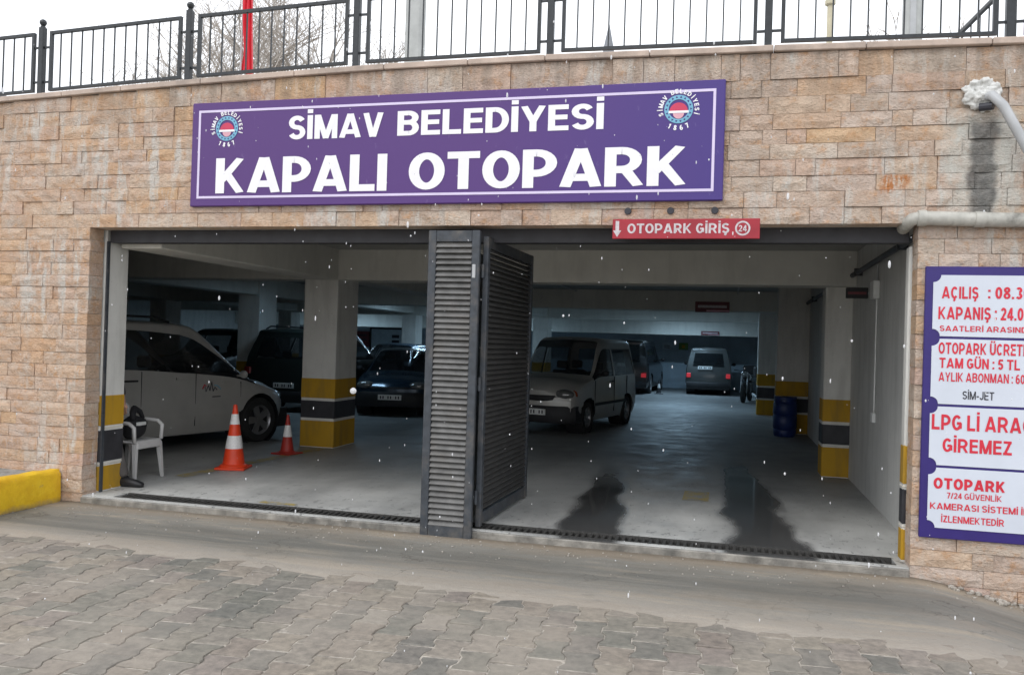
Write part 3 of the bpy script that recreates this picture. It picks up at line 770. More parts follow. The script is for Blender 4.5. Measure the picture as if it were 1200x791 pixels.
# fluorescent battens hung behind the deep beams
def batten(x, y, label, e):
    o = empty('ceiling_lamp', (x, y, CZ), 0, label, 'ceiling light', 'fluorescent battens under the car park ceiling')
    MB().bbox(-.62, -.06, -.10, .62, .06, -.002, .01).build('housing', M_PLATE, o)
    for s in (-.03, .03): MB().tube([(-.58, s, -.12), (.58, s, -.12)], .013, 8).build('tube', M_TUBE, o)
    l = bpy.data.lights.new('batten_light', 'AREA'); l.shape = 'RECTANGLE'; l.size = 1.2; l.size_y = .12; l.energy = e*1.45; l.color = (.50, .76, 1.0)
    lo = bpy.data.objects.new('batten_light', l); COL.objects.link(lo); lo.parent = o; lo.location = (0, 0, -.15)
for x, y, la, e in ((-3.0, 17.2, 'fluorescent batten above the lane before the third beam', 30), (-3.0, 23.2, 'fluorescent batten above the two rear vans', 36),
                 (-10.0, 17.2, 'fluorescent batten above the dark cars left of the lane', 28), (-10.0, 23.2, 'fluorescent batten near the rear wall, middle bay', 36),
                 (-16.5, 23.2, 'fluorescent batten near the rear wall, left bay', 40), (-9.6, 9.2, 'fluorescent batten over the blue saloon', 7)):
    batten(x, y, la, e)

# ------------------------------------------------------------------ sill, drain, gate
o = MB().bbox(OX0+.002, -.035, -.2, OX1-.002, -.001, FZ-.012, .008).build('door_sill', plain('wet_sill_concrete', (.24, .225, .20), .4, var=.5, scale=7, bump=.5, dirt=(.07, .07, .065)))
tag(o, 'low grey concrete sill step along the front of the garage opening', 'sill')
dr = empty('drain_channel', (-3.7, .18, 0), 0, 'long black slotted drain grate just inside the garage opening', 'drain')
MB().box(-3.6, -.125, -.1, 3.64, .117, -.02).build('channel', M_PIT, dr)
MB().box(-3.6, -.125, -.0, 3.64, -.098, FZ-.002).box(-3.6, .09, -.0, 3.64, .117, FZ-.002).build('frame', M_GRATE, dr)
bar = MB().bbox(-.013, -.097, .02, .013, .089, FZ-.006, .003).mesh('grate_bar', M_GRATE)
x = -3.57
while x < 3.62:
    link('grate_bar', bar, dr, (x+rnd.uniform(-.002, .002), 0, rnd.uniform(-.004, .0))); x += .058
# gate
gate = empty('folding_gate', (-3.75, 0, 0), 0, 'dark steel louvred folding gate standing folded open in the middle of the entrance', 'gate')
def leaf(W_, z0, z1, slat_mat, flip, stile=.075):
    """builds a leaf in local x 0..W_, y 0..-.045 ; returns (frame MB, slat mesh, slat z list)"""
    f = MB()
    f.bbox(0, -.05, z0, stile, 0, z1, .006).bbox(W_-stile, -.05, z0, W_, 0, z1, .006)
    f.bbox(stile+.001, -.045, z1-.10, W_-stile-.001, -.005, z1-.002, .004).bbox(stile+.001, -.045, z0+.02, W_-stile-.001, -.005, z0+.12, .004)
    a, b = stile+.002, W_-stile-.002; s = -1 if flip else 1
    q_ = .044 if flip else .040
    prof = [(-.004, .0), (-.044, -q_*s), (-.049, -(q_-.006)*s), (-.009, .014 if not flip else -.012)]
    sm = MB(); sm.add([(x_, y_, z_+.0) for x_ in (a, b) for y_, z_ in prof], [(0,1,2,3), (7,6,5,4), (0,4,5,1), (1,5,6,2), (2,6,7,3), (3,7,4,0)])
    return f, sm.mesh('slat', slat_mat)
fA, sA = leaf(.475, -.03, 2.70, M_SLAT, False, .072)
oA = fA.build('leaf_frame', M_STEEL, gate, loc=(-.25, -.03, 0))
n = 49
for i in range(n): link('slat', sA, oA, (0, 0, .13+i*(2.46/(n-1))+rnd.uniform(-.002, .002)), (rnd.uniform(-.05, .05), 0, rnd.uniform(-.004, .004)))
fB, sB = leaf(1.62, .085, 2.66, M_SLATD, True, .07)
oB = fB.build('leaf_frame', M_STEEL, gate, loc=(.275, .03, 0), rot=(0, 0, R(88.5)))
oB.scale = (1, -1, 1); 
for i in range(n): link('slat', sB, oB, (0, 0, .24+i*(2.30/(n-1))+rnd.uniform(-.002, .002)), (rnd.uniform(-.04, .04), 0, 0))
MB().bbox(-.245, -.012, .09, -.205, 1.6, 2.66, .004).build('leaf_frame', M_STEEL, gate)
h = MB()
for z_ in (.35, 1.35, 2.35): h.tube([(.235, .005, z_-.06), (.235, .005, z_+.06)], .016, 10)
h.build('hinge', M_STEEL, gate)
MB().tube([(.17, -.055, -.035), (.17, -.055, .05)], .017, 10).build('floor_bolt', M_PIPEG, gate)
MB().bbox(.165, -.09, 2.28, .195, -.078, 2.40, .004).build('latch_plate', M_PIPEG, gate)
MB().box(-3.81, .205, 2.625, 3.745, .33, 2.748).build('top_track', M_BLK, gate)
MB().box(-3.842, .193, -.02, -3.825, .228, 2.638).build('jamb_channel', M_STEEL, gate)

# ------------------------------------------------------------------ big purple sign
sg = empty('entrance_sign', (-3.965, -.03, 2.94), 0, 'long purple sign with white lettering SİMAV BELEDİYESİ KAPALI OTOPARK above the opening', 'sign')
def SP(mb, name, mat, **kw):
    o = mb.build(name, mat, sg, **kw); o.location = (3.965, .03, -2.94); return o
def ST(*a, **kw):
    o = text(*a, **kw); o.location = (3.965, .03, -2.94); return o
SX0, SX1, SZ0, SZ1 = -6.458, -1.470, 2.940, 3.935
SP(MB().bbox(SX0, -.06, SZ0, SX1, -.012, SZ1, .008), 'panel', M_SIGN)
e = .075; t_ = .022; y0, y1 = -.0635, -.0605
SP(MB().box(SX0+e, y0, SZ0+e, SX1-e, y1, SZ0+e+t_).box(SX0+e, y0, SZ1-e-t_, SX1-e, y1, SZ1-e)
   .box(SX0+e, y0, SZ0+e+t_, SX0+e+t_, y1, SZ1-e-t_).box(SX1-e-t_, y0, SZ0+e+t_, SX1-e, y1, SZ1-e-t_), 'border_line', M_LILAC)
ST('SİMAV', 'lettering', -5.423, -4.475, 3.553, .222, -.0635, M_WHITE, sg, t=.235, ty=.185, gap=.08)
ST('BELEDİYESİ', 'lettering', -4.338, -2.468, 3.556, .222, -.0635, M_WHITE, sg, t=.235, ty=.185, gap=.08)
ST('KAPALI', 'lettering', -6.180, -4.425, 3.062, .335, -.0635, M_WHITE, sg, t=.25, ty=.185, gap=.06)
ST('OTOPARK', 'lettering', -4.215, -1.772, 3.066, .332, -.0635, M_WHITE, sg, t=.25, ty=.185, gap=.06)
def disc(cx_, cz_, r0, r1, y, a0=0, a1=360, n=40):
    mb = MB(); vs = []; fs = []
    for i in range(n+1):
        t = R(a0+(a1-a0)*i/n); vs += [(cx_+r0*math.cos(t), y, cz_+r0*math.sin(t)), (cx_+r1*math.cos(t), y, cz_+r1*math.sin(t))]
    for i in range(n): fs.append((2*i, 2*i+1, 2*i+3, 2*i+2))
    return mb.add(vs, fs)
for ex_, ez_ in ((-6.075, 3.680), (-1.845, 3.700)):
    em = empty('emblem', (ex_+3.965, 0, ez_-2.94)); em.parent = sg
    MB().add(*(lambda m: (m.v, m.f))(disc(0, 0, .082, .118, -.0342))).build('wreath', M_EMB, em)
    MB().add(*(lambda m: (m.v, m.f))(disc(0, -.02, 0, .075, -.0340, 0, 180))).build('dome', M_EMR, em)
    MB().box(-.082, -.0345, -.032, .082, -.034, -.012).build('white_bar', M_WHITE, em)
    MB().add(*(lambda m: (m.v, m.f))(disc(0, -.034, 0, .045, -.0341, 180, 360))).build('base_shape', M_EMP, em)
    mb = MB()
    for k in range(18):
        t = R(20*k); mb.add([(.1*math.cos(t)+.012*math.cos(t+q), -.0346, .1*math.sin(t)+.012*math.sin(t+q)) for q in (0, 2.1, 4.2)], [(0, 1, 2)])
    mb.build('leaf_marks', M_NAVY, em)
    def arc(s, a0, a1, r, hgt, inward=False):
        mb = MB()
        for i, ch in enumerate(s):
            if ch == ' ': continue
            t = R(a0+(a1-a0)*i/(len(s)-1)); V_, F_ = text_strokes(ch, .24)
            xc = (min(v[0] for v in V_)+max(v[0] for v in V_))/2
            sg_ = 1 if not inward else -1
            ru = Vector((math.cos(t), 0, math.sin(t)))*sg_; tu = Vector((math.sin(t), 0, -math.cos(t)))*sg_
            o_ = Vector((math.cos(t), 0, math.sin(t)))*(r if not inward else r+hgt)
            vs = [o_+tu*((v[0]-xc)*hgt*.95)+ru*(v[1]*hgt)+Vector((0, -.0345-.0003*v[2], 0)) for v in V_]
            mb.add(vs, orient(vs, F_))
        return mb
    arc('SİMAV BELEDİYESİ', 196, -16, .130, .038).build('ring_lettering', M_WHITE, em)
    arc('1867', 242, 298, .134, .042, True).build('year', M_WHITE, em)
# red strip sign
rsn = empty('entry_plate', (-1.765, -.05, 2.625), 0, 'narrow red plate reading OTOPARK GİRİŞ fixed under the lintel edge', 'sign')
MB().bbox(-.60, -.015, 0, .595, .0, .165, .004).build('panel', M_REDS, rsn)
text('OTOPARK GİRİŞ', 'lettering', -.475, .355, .045, .082, -.0165, M_GREYT, rsn, t=.22)
MB().add(*(lambda m: (m.v, m.f))(disc(.46, .085, .046, .060, -.0165))).build('badge_ring', M_GREYT, rsn)
text('24', 'badge_number', .427, .493, .058, .052, -.0165, M_GREYT, rsn, t=.2)
MB().add([(x_, -.0165, z_) for x_, z_ in ((-.575, .15), (-.545, .15), (-.545, .07), (-.525, .07), (-.56, .015), (-.595, .07), (-.575, .07))], [(0, 6, 5, 4, 3, 2, 1)]).build('arrow', M_GREYT, rsn)
# same signs on beams further in
for x_, z_, y_, w_, h_, la in ((-1.75, 2.56, 12.595, .76, .24, 'dull red hanging plate on the second beam inside the garage'), (-2.02, 2.24, 25.19, .66, .15, 'small red plate on the rearmost beam, above the grey van')):
    o = empty('beam_plate', (x_, y_, z_), 0, la, 'sign'); MB().bbox(-w_/2, -.03, 0, w_/2, -.005, h_, .005).build('panel', M_REDD, o)
    MB().box(-w_/2+.06, -.034, h_*.42, w_/2-.06, -.031, h_*.66).build('lettering_band', M_GREYT, o)
    MB().box(-w_/2+.25, -.034, .012, w_/2-.0, -.031, h_*.22).build('pale_strip', M_EMP, o)
# bracket sign on the right wall with conduit
o = empty('wall_sign', (.19, 3.3, 2.36), 0, 'dark sign projecting from the right wall inside the opening', 'sign')
MB().bbox(-.27, -.02, 0, -.03, .02, .125, .005).build('panel', M_TRIM, o)
MB().box(-.25, -.0235, .045, -.05, -.0205, .075).build('lettering_band', M_REDD, o)
MB().tube([(-.03, 0, .06), (.0, 0, .06)], .015).build('bracket', M_PIPEG, o)
o = empty('junction_box', (.198, 2.85, 2.33), 0, 'white junction box with thin conduits on the right garage wall', 'junction box')
MB().bbox(-.07, -.12, 0, 0, .12, .2, .01).build('box', M_PLATE, o)
MB().tube([(-.012, 0, -.001), (-.012, .0, -1.25)], .009, 8).build('conduit', M_PLATE, o)
MB().tube([(-.012, 0, .201), (-.012, 0, .38)], .009, 8).build('conduit', M_PIPEG, o)
MB().bbox(-.04, -.06, -1.36, 0, .06, -1.252, .006).build('socket', M_PLATE, o)

# ------------------------------------------------------------------ information board
ib = empty('information_board', (.85, -.02, .32), 0, 'white and navy notice board with red opening-hours text right of the opening', 'notice board')
def IP(mb, name, mat):
    o = mb.build(name, mat, ib); o.location = (-.85, .02, -.32); return o
def IT(s, x0, x1, zb, cap, mat=M_REDT, bold=.03, sp=1.05):
    o = text(s, 'lettering', x0, x1, zb, cap, -.0585, mat, ib, t=.15+bold*2.3); o.location = (-.85, .02, -.32)
BX1 = 1.62
IP(MB().bbox(.073, -.05, .322, BX1, -.018, 2.412, .006), 'panel', M_NAVY)
zs = [(1.875, 2.345), (1.355, 1.855), (.885, 1.335), (.405, .865)]
for i, (a, b) in enumerate(zs):
    r_ = .055; X0, X1 = .128, BX1-.055; pl = []
    def notch(cx_, cz_, s_, e_):
        return [(cx_+r_*math.cos(R(s_+(e_-s_)*k/6)), cz_+r_*math.sin(R(s_+(e_-s_)*k/6))) for k in range(7)]
    pl += notch(X0, a, 90, 0) + notch(X1, a, 180, 90) + notch(X1, b, 270, 180) + notch(X0, b, 0, -90)
    IP(MB().prism(pl, -.056, -.0505), 'white_field', M_BOARD)
IT('AÇILIŞ', .189, .445, 2.165, .092); IT(': 08.30', .51, .80, 2.168, .090)
IT('KAPANIŞ : 24.00', .168, .80, 2.006, .096)
IT('SAATLERİ ARASINDADIR', .180, .93, 1.915, .042, bold=.02)
IT('OTOPARK ÜCRETLERİ', .176, .90, 1.740, .088); IT('TAM GÜN : 5 TL', .184, .74, 1.632, .078)
IT('AYLIK ABONMAN : 60 TL', .182, .86, 1.530, .070, bold=.02); IT('SİM-JET', .352, .570, 1.398, .062, M_BLKT, .012)
IT('LPG Lİ ARAÇ', .142, .83, 1.158, .118); IT('GİREMEZ', .222, .700, .990, .105)
IT('OTOPARK', .166, .660, .705, .085, bold=.05); IT('7/24 GÜVENLİK', .262, .640, .636, .045, bold=.015)
IT('KAMERASI SİSTEMİ İLE', .145, .860, .548, .050, bold=.02); IT('İZLENMEKTEDİR', .226, .660, .452, .052, bold=.02)

# ------------------------------------------------------------------ pipes
pp_ = empty('drain_pipe', (.0, -.07, 2.77), 0, 'grimy white drain pipe running along the wall above the notice board', 'pipe')
MB().tube([(.05, 0, .012), (.42, .0, .0), (.80, 0, -.01), (1.6, 0, -.03), (4.6, 0, -.09)], .055, 14).build('pipe_run', M_PIPE, pp_, smooth=True, angle=50)
MB().tube([(.05, 0, .012), (.0, .0, .012), (-.035, .02, .005), (-.05, .06, -.01), (-.05, .3, -.03)], .050, 14).build('elbow', M_PIPE, pp_, smooth=True, angle=50)
for a, b in (((.0, 0, .012), (.06, 0, .012)), ((.40, 0, 0), (.47, 0, -.002))): MB().tube([a, b], .062, 14).build('coupling', M_PIPE, pp_, smooth=True, angle=50)
o = empty('ceiling_pipe', (.14, .5, 2.74), 0, 'dark pipe following the top of the right garage wall towards the rear', 'pipe')
MB().tube([(0, -.2, .0), (0, 27.5, -.10)], .032, 10).build('pipe_run', M_STEEL, o, smooth=True, angle=50)
for k in range(10): MB().box(-.04, .8+k*2.7, -.045-.01*k, .058, .83+k*2.7, .045-.01*k).build('bracket', M_STEEL, o)
o = empty('slanted_pipe', (.45, -.04, 3.70), 0, 'grey plastic pipe slanting down the wall from a white foam plug', 'pipe')
MB().tube([(.0, .05, .02), (.035, -.08, .0), (.10, -.12, -.09), (.28, -.12, -.44), (.9, -.12, -1.5)], .036, 14).build('pipe_run', M_PIPEG, o, smooth=True, angle=50)
mb = MB()
for k in range(150):
    a = rnd.uniform(0, 6.28); rr = .125*rnd.random()**.7; s_ = rnd.uniform(.008, .030)
    mb.sphere((-.01+rr*math.cos(a)*1.05, .015-rnd.uniform(0, .06)*(1-rr*5), .03+rr*math.sin(a)*.9), s_, 8, 5, (1, .8, rnd.uniform(.7, 1.2)))
fo_ = mb.build('foam_plug', M_FOAM, o, smooth=True); rm = fo_.modifiers.new('merge', 'REMESH'); rm.mode = 'VOXEL'; rm.voxel_size = .009; rm.use_smooth_shade = True
tx = bpy.data.textures.new('foam_rough', 'CLOUDS'); tx.noise_scale = .03; tx.noise_depth = 4; dm_ = fo_.modifiers.new('rough', 'DISPLACE'); dm_.texture = tx; dm_.strength = .045; dm_.mid_level = .5
MB().tube([(-.03, -.01, -.07), (.05, -.06, -.075)], .03, 10).build('pipe_stub', M_BLKT, o)
# debris at the wall foot
mb = MB(); rg = random.Random(3)
for k in range(170):
    x = rg.gauss(.95, .35); y = -abs(rg.gauss(.02, .09))-.03
    if x < .25 or x > 2.2: continue
    s_ = rg.uniform(.006, .028); mb.sphere((x, y, gz(x)+s_*.4), s_, 5, 3, (rg.uniform(.7, 1.4), rg.uniform(.7, 1.3), rg.uniform(.4, .8)))
for k in range(260):
    x = rg.uniform(-8.0, .3); y = rg.choice((-.05, -.09, -.3))-abs(rg.gauss(0, .25)); s_ = rg.uniform(.003, .010)
    mb.sphere((x, y, gz(x)+s_*.4), s_, 5, 3, (1, 1.2, .6))
o = mb.build('rubble', M_FOAM if False else plain('crumbled_mortar', (.36, .33, .29), .9, var=.35, scale=30)); tag(o, 'scattered crumbs of mortar and grit along the wall foot', 'rubble', kind='stuff')

# ------------------------------------------------------------------ railing on top
rail = empty('terrace_railing', (-3.9, .12, 4.2), 0, 'black steel railing with ball-topped posts along the top of the wall', 'railing')
posts = [-12.0, -10.2, -8.402, -6.648, -4.848, -2.989, -1.142, .66, 2.46]
def ct(x): return coping_z(x)+.052
def rl(o): o.location = (3.9, -.12, -4.2); return o
post_m = MB().bbox(-.03, -.03, -.0, .03, .03, .74, .005).lathe([(.0, .74), (.026, .742), (.026, .752), (.016, .757), (.03, .772), (.037, .792), (.03, .813), (.014, .825), (0, .828)], 12).mesh('post', M_RAIL)
bal = MB().box(-.006, -.006, .0, .006, .006, 1).mesh('baluster', M_RAIL)
for i, px in enumerate(posts): link('post', post_m, rail, (px+3.9, 0, ct(px)-4.2))
for a, b in zip(posts, posts[1:]):
    x0, x1 = a+.10, b-.09; z0a, z0b = ct(x0)+.07, ct(x1)+.07; z1a, z1b = ct(x0)+.69, ct(x1)+.69
    m = MB(); q = .016
    def bar_(xa, za, xb, zb, hh):
        m.add([(xa, -q, za), (xb, -q, zb), (xb, q, zb), (xa, q, za), (xa, -q, za+hh), (xb, -q, zb+hh), (xb, q, zb+hh), (xa, q, za+hh)],
              [(0,3,2,1),(4,5,6,7),(0,1,5,4),(1,2,6,5),(2,3,7,6),(3,0,4,7)])
    bar_(x0+q*2, z0a, x1-q*2, z0b, .028); bar_(x0+q*2, z1a-.03, x1-q*2, z1b-.03, .03)
    m.box(x0, -q, z0a, x0+2*q-.001, q, z1a); m.box(x1-2*q+.001, -q, z0b, x1, q, z1b)
    for hz_ in (.16, .52):
        m.box(a+.031, -.008, ct(a)+hz_, x0-.001, .008, ct(a)+hz_+.02); m.box(x1+.001, -.008, ct(b)+hz_, b-.031, .008, ct(b)+hz_+.02)
    o = m.build('panel_frame', M_RAIL, rail); o.location = (3.9, 0, -4.2)
    nb = 11
    for k in range(nb):
        f = (k+1)/(nb+1); xx = x0+(x1-x0)*f; zb_ = z0a+(z0b-z0a)*f+.029; zt = z1a+(z1b-z1a)*f-.031
        link('baluster', bal, o, (xx, 0, zb_), (0, 0, 0), (1, 1, zt-zb_))

# ------------------------------------------------------------------ plaza above and what shows over it
M_PLAZA = plain('plaza_paving', (.30, .29, .27), .85, var=.15)
tag(MB().box(-60, .37, 4.001, 60, 120, 4.03).build('plaza', M_PLAZA), kind='structure')
tag(MB().box(-60, .37, -.24, -22.25, 120, 4.0).box(6.01, .37, -.24, 60, 120, 4.0).box(-22.2, BY+.25, -.24, 6.0, 120, 4.0).box(.52, .37, -.24, 6.0, BY+.2, 4.0).build('plaza_embankment', M_DIRT), kind='structure')
def pole(name, x, y, r, h, mat, label, cat, square=False, extra=None):
    o = empty(name, (x, y, 4.03), 0, label, cat)
    (MB().bbox(-r, -r, 0, r, r, h, .02) if square else MB().tube([(0, 0, 0), (0, 0, h)], [r, r*.85], 14)).build('shaft', mat, o, smooth=not square, angle=40)
    if extra: extra(o)
    return o
M_CONC = plain('concrete_post', (.42, .43, .42), .8, var=.12, bump=.2)
M_CREAM = plain('cream_pole_paint', (.55, .50, .36), .6)
pole('concrete_column', -5.79, 4.0, .115, 5.5, M_CONC, 'pale grey square column behind the railing left of centre', 'column', True)
pole('utility_pole', .87, 5.0, .13, 8, M_CONC, 'thick grey concrete pole behind the right railing panel', 'pole', False, lambda o: MB().box(-.05, -.14, 0, .02, -.115, 3.0).build('cable_cover', M_PIPEG, o))
pole('lamp_pole', -.065, 6.0, .045, 6, M_CREAM, 'thin cream pole with a collar behind the right railing panel', 'pole', False,
     lambda o: MB().lathe([(.05, 2.80), (.075, 2.82), (.075, 2.88), (.05, 2.93)], 14).build('collar', M_CREAM, o))
# flag
fp = empty('flag', (-8.47, 4.0, 4.03), 0, 'limp red flag hanging furled on its pole behind the railing', 'flag')
MB().tube([(-.09, 0, 0), (-.06, 0, 4.2)], .014, 8).build('pole', M_PIPEG, fp)
mb = MB(); vs = []; fs = []; NF, MF = 14, 36
for j in range(MF+1):
    v = j/MF; zz = 1.62+2.4*v; wdt = .175*(1-v)**.6+.045
    for i in range(NF+1):
        u = i/NF; vs.append((-.08+.05*v+u*wdt*(.9+.12*math.sin(v*9)), .05*math.sin(u*16+v*4)+.03*math.sin(v*11+u*3), zz-.10*u*(1-v)))
for j in range(MF):
    for i in range(NF): q = j*(NF+1)+i; fs.append((q, q+1, q+NF+2, q+NF+1))
mb.add(vs, fs).build('cloth', plain('red_flag_cloth', (.70, .03, .05), .7, var=.1), fp, smooth=True)
mb = MB(); mb.add([(.03+.045*math.cos(t*.8), -.055, 3.02+.13*math.sin(t*.8)) for t in range(8)], [tuple(range(8))]).build('crescent_patch', M_WHITE, fp)
# minaret tip
mn = empty('minaret', (-11.25, 60, 4.03), 0, 'grey pointed minaret tip far behind the railing, centre', 'minaret')
MB().lathe([(.7, 0), (.7, 18.5), (.95, 18.8), (.95, 19.4), (.55, 19.6), (.52, 20.6)], 16).build('shaft', M_CONC, mn, smooth=True, angle=40)
MB().lathe([(.56, 20.55), (.40, 21.6), (.08, 23.2), (.0, 23.6)], 16).build('cone_roof', plain('lead_roof', (.20, .21, .23), .6), mn, smooth=True, angle=40)
# dark dome at far left
dm = empty('domed_building', (-31.8, 20, 4.03), 0, 'small building with dark rounded roof just showing at far left above the wall', 'building')
MB().lathe([(3.2, 0), (3.2, 5.0)], 24).build('wall', M_CONC, dm, smooth=True, angle=40)
MB().lathe([(3.3, 5.0), (3.25, 5.6), (2.7, 6.6), (1.7, 7.3), (.7, 7.65), (0, 7.7)], 24).build('roof', plain('dark_roof_sheet', (.05, .05, .055), .5), dm, smooth=True, angle=40)
# stair handrail
st = empty('stair_handrail', (1.0, 3.0, 4.03), 0, 'dark sloping stair handrail with thin bars behind the right end of the railing', 'handrail')
MB().tube([(-.75, 0, .45), (1.2, 0, 2.55)], .028, 8).build('handrail', M_RAIL, st)
MB().tube([(-.75, 0, .05), (1.2, 0, 1.3)], .014, 8).build('lower_rail', M_RAIL, st)
bs = MB().tube([(0, 0, 0), (0, 0, 1)], .008, 6).mesh('baluster', M_RAIL)
for k in range(22):
    f = k/21; x_ = -.7+1.85*f; a = .08+1.19*f; b = .46+2.06*f; link('baluster', bs, st, (x_, 0, a), (0, 0, 0), (1, 1, b-a))
# bare trees
M_BARK = plain('bare_bark', (.42, .38, .34), .9, var=.2)
def tree(x, y, h, seed, label, spread=.5, r0=.22, dens=6, group=None):
    o = empty('bare_tree', (x, y, 4.03), 0, label, 'tree', group); rt = random.Random(seed)
    T = MB(); B = MB(); tw = MB()
    def grow(p, d, L, r, lev):
        pts = [p]; n = 3
        for i in range(n):
            d = (d+Vector((rt.gauss(0, .13), rt.gauss(0, .13), rt.gauss(.05, .08)))).normalized(); pts.append(pts[-1]+d*L/n)
        mbx = T if lev == 0 else (B if lev < 4 else tw)
        mbx.tube(pts, [max(.010, r*(1-.45*i/n)) for i in range(n+1)], 8 if lev == 0 else (5 if lev < 3 else 3), cap=False)
        if lev >= 5: return
        k = dens if lev == 0 else rt.choice((3, 4, 4))
        for j in range(k):
            f = rt.uniform(.45, 1.0) if lev else rt.uniform(.55, 1.0)
            q = pts[0].lerp(pts[-1], f) if f < 1 else pts[-1]; idx = min(int(f*n), n-1); q = pts[idx].lerp(pts[idx+1], f*n-idx if f < 1 else 1)
            a = rt.uniform(0, 6.28); s_ = rt.uniform(.35, .9)*spread*2
            side = Vector((math.cos(a), math.sin(a), rt.uniform(-.1, .5))); nd = (d*.75+side*s_).normalized()
            grow(q, nd, L*rt.uniform(.55, .78), r*rt.uniform(.42, .58), lev+1)
    grow(Vector((0, 0, 0)), Vector((0, 0, 1)), h*.45, r0, 0)
    T.build('trunk', M_BARK, o, smooth=True); B.build('branches', M_BARK, o, smooth=True); k = tw.build('twigs', M_BARK, o); k['kind'] = 'stuff'
    return o
tree(-21.2, 30, 15.2, 11, 'large bare tree crown behind the red flag', .70, .32, 14)
tree(-26.6, 32, 12.6, 5, 'smaller bare tree left of the red flag', .62, .22, 11)
tree(3.4, 14, 5.6, 9, 'small bare tree at the far right behind the railing', .5, .10, 6)

# ------------------------------------------------------------------ traffic cones
def cone(x, y, z, h, mat, label, dark=False, base=.36):
    o = empty('traffic_cone', (x, y, z), rnd.uniform(-.3, .3), label, 'traffic cone', 'traffic cones inside the car park')
    k = h/.75; b = base/2
    MB().bbox(-b, -b, 0, b, b, .03*k, .008).build('base', mat, o)
    def rr(z_): return (.135-.115*(z_/.75))*k
    def ring(za, zb, e, n=4): return [(rr(za+(zb-za)*i/n)+e, (za+(zb-za)*i/n)*k) for i in range(n+1)]
    MB().lathe([(.16*k, .03*k), (.15*k, .05*k)]+ring(.06, .745, 0, 8)+[(.012*k, .75*k), (0, .752*k)], 24).build('body', mat, o, smooth=True, angle=50)
    for a, b_ in (((.24, .39), (.52, .64)) if not dark else ((.33, .55),)):
        MB().lathe(ring(a, b_, .003), 24).build('reflective_band', M_REFL, o, smooth=True)
    return o
c1 = cone(-7.265, 2.12, FZ, .79, M_ORANGE, 'bright orange cone with two white bands near the white van, closest of the cones')
mb = MB()   # worn number on the lower band
for zz in (.29,):
    for k, (a, b) in enumerate(((-.03, .035), (.035, .02))): mb.box(a-.02, -.116, zz-.02+k*.02, a+.012, -.108, zz+.035)
cone(-7.36, 3.6, FZ, .55, M_CONER, 'short dull red cone with a broad white band beside the banded pillar', True, .32)
cone(-3.72, 23.4, FZ, .5, M_BLK, 'small dark cone with white top band on the far lane between the rear vans', True, .3)

# ------------------------------------------------------------------ chair, bag
ch = empty('plastic_chair', (-7.90, 1.06, FZ-.01), 0, 'white plastic armchair behind the left jamb with a black bag on it', 'chair')
seat = MB(); seat.bbox(-.20, -.22, .42, .22, .22, .45, .012); seat.bbox(.205, -.2, .36, .235, .2, .445, .01); seat.build('seat', M_PLAST, ch)
def legm(x0, y0, x1, y1):
    m = MB(); w0, w1 = .05, .028
    return m.add([(x0-w0/2, y0-w0/2, .42), (x0+w0/2, y0-w0/2, .42), (x0+w0/2, y0+w0/2, .42), (x0-w0/2, y0+w0/2, .42),
                  (x1-w1/2, y1-w1/2, 0), (x1+w1/2, y1-w1/2, 0), (x1+w1/2, y1+w1/2, 0), (x1-w1/2, y1+w1/2, 0)], [(0,1,2,3),(7,6,5,4),(0,4,5,1),(1,5,6,2),(2,6,7,3),(3,7,4,0)])
for sx, sy in ((1, -1), (1, 1), (-1, -1), (-1, 1)): legm(.20*sx, .20*sy, .235*sx, .235*sy).build('leg', M_PLAST, ch)
for s in (-1, 1): MB().tube([(.21, .225*s, .44), (.21, .24*s, .60), (.15, .245*s, .645), (-.1, .245*s, .66), (-.24, .23*s, .67)], .022, 8).build('armrest', M_PLAST, ch, smooth=True)
bk = MB()
for k in range(5): bk.bbox(-.25, -.20+k*.085, .46, -.232, -.14+k*.085, .80, .006)
bk.tube([(-.215, -.22, .42), (-.25, -.225, .80), (-.26, -.15, .85), (-.262, 0, .86), (-.26, .15, .85), (-.25, .225, .80), (-.215, .22, .42)], .018, 8)
bk.build('backrest', M_PLAST, ch, smooth=True, angle=40)
bag = empty('black_bag', (-7.86, 1.03, FZ+.443), R(8), 'black fabric bag with pale label lying on the white plastic chair', 'bag')
mb = MB(); mb.sphere((0, 0, .13), .16, 16, 10, (.82, 1.0, .84))
for i, v in enumerate(mb.v):
    nz = mnoise.noise(Vector(v)*9)*.02; mb.v[i] = (max(-.13, min(.13, v[0]))+nz, max(-.15, min(.15, v[1]))+nz, max(.0, v[2]+nz))
mb.build('body', M_BAG, bag, smooth=True)
MB().tube([(.05, -.1, .22), (.03, -.08, .30), (.0, .0, .34), (.02, .09, .30), (.05, .11, .22)], [.03, .035, .04, .03, .02], 8).build('strap', M_BAG, bag, smooth=True)
MB().box(.10, -.12, .165, .137, .02, .20).build('pale_label', M_PLATE, bag)

# ------------------------------------------------------------------ blue barrel
br = empty('blue_barrel', (-.27, 10.15, FZ), 0, 'dark blue plastic barrel against the right wall pillar', 'barrel')
MB().lathe([(0, .002), (.19, .002), (.205, .03), (.215, .12), (.205, .14), (.22, .16), (.225, .40), (.21, .42), (.225, .44), (.22, .64), (.205, .66), (.215, .68), (.20, .74)], 28).build('drum', M_BLUEB, br, smooth=True, angle=50)
MB().lathe([(.20, .735), (.215, .74), (.215, .765), (.19, .775), (0, .77)], 28).build('lid', M_BLUEB, br, smooth=True, angle=50)

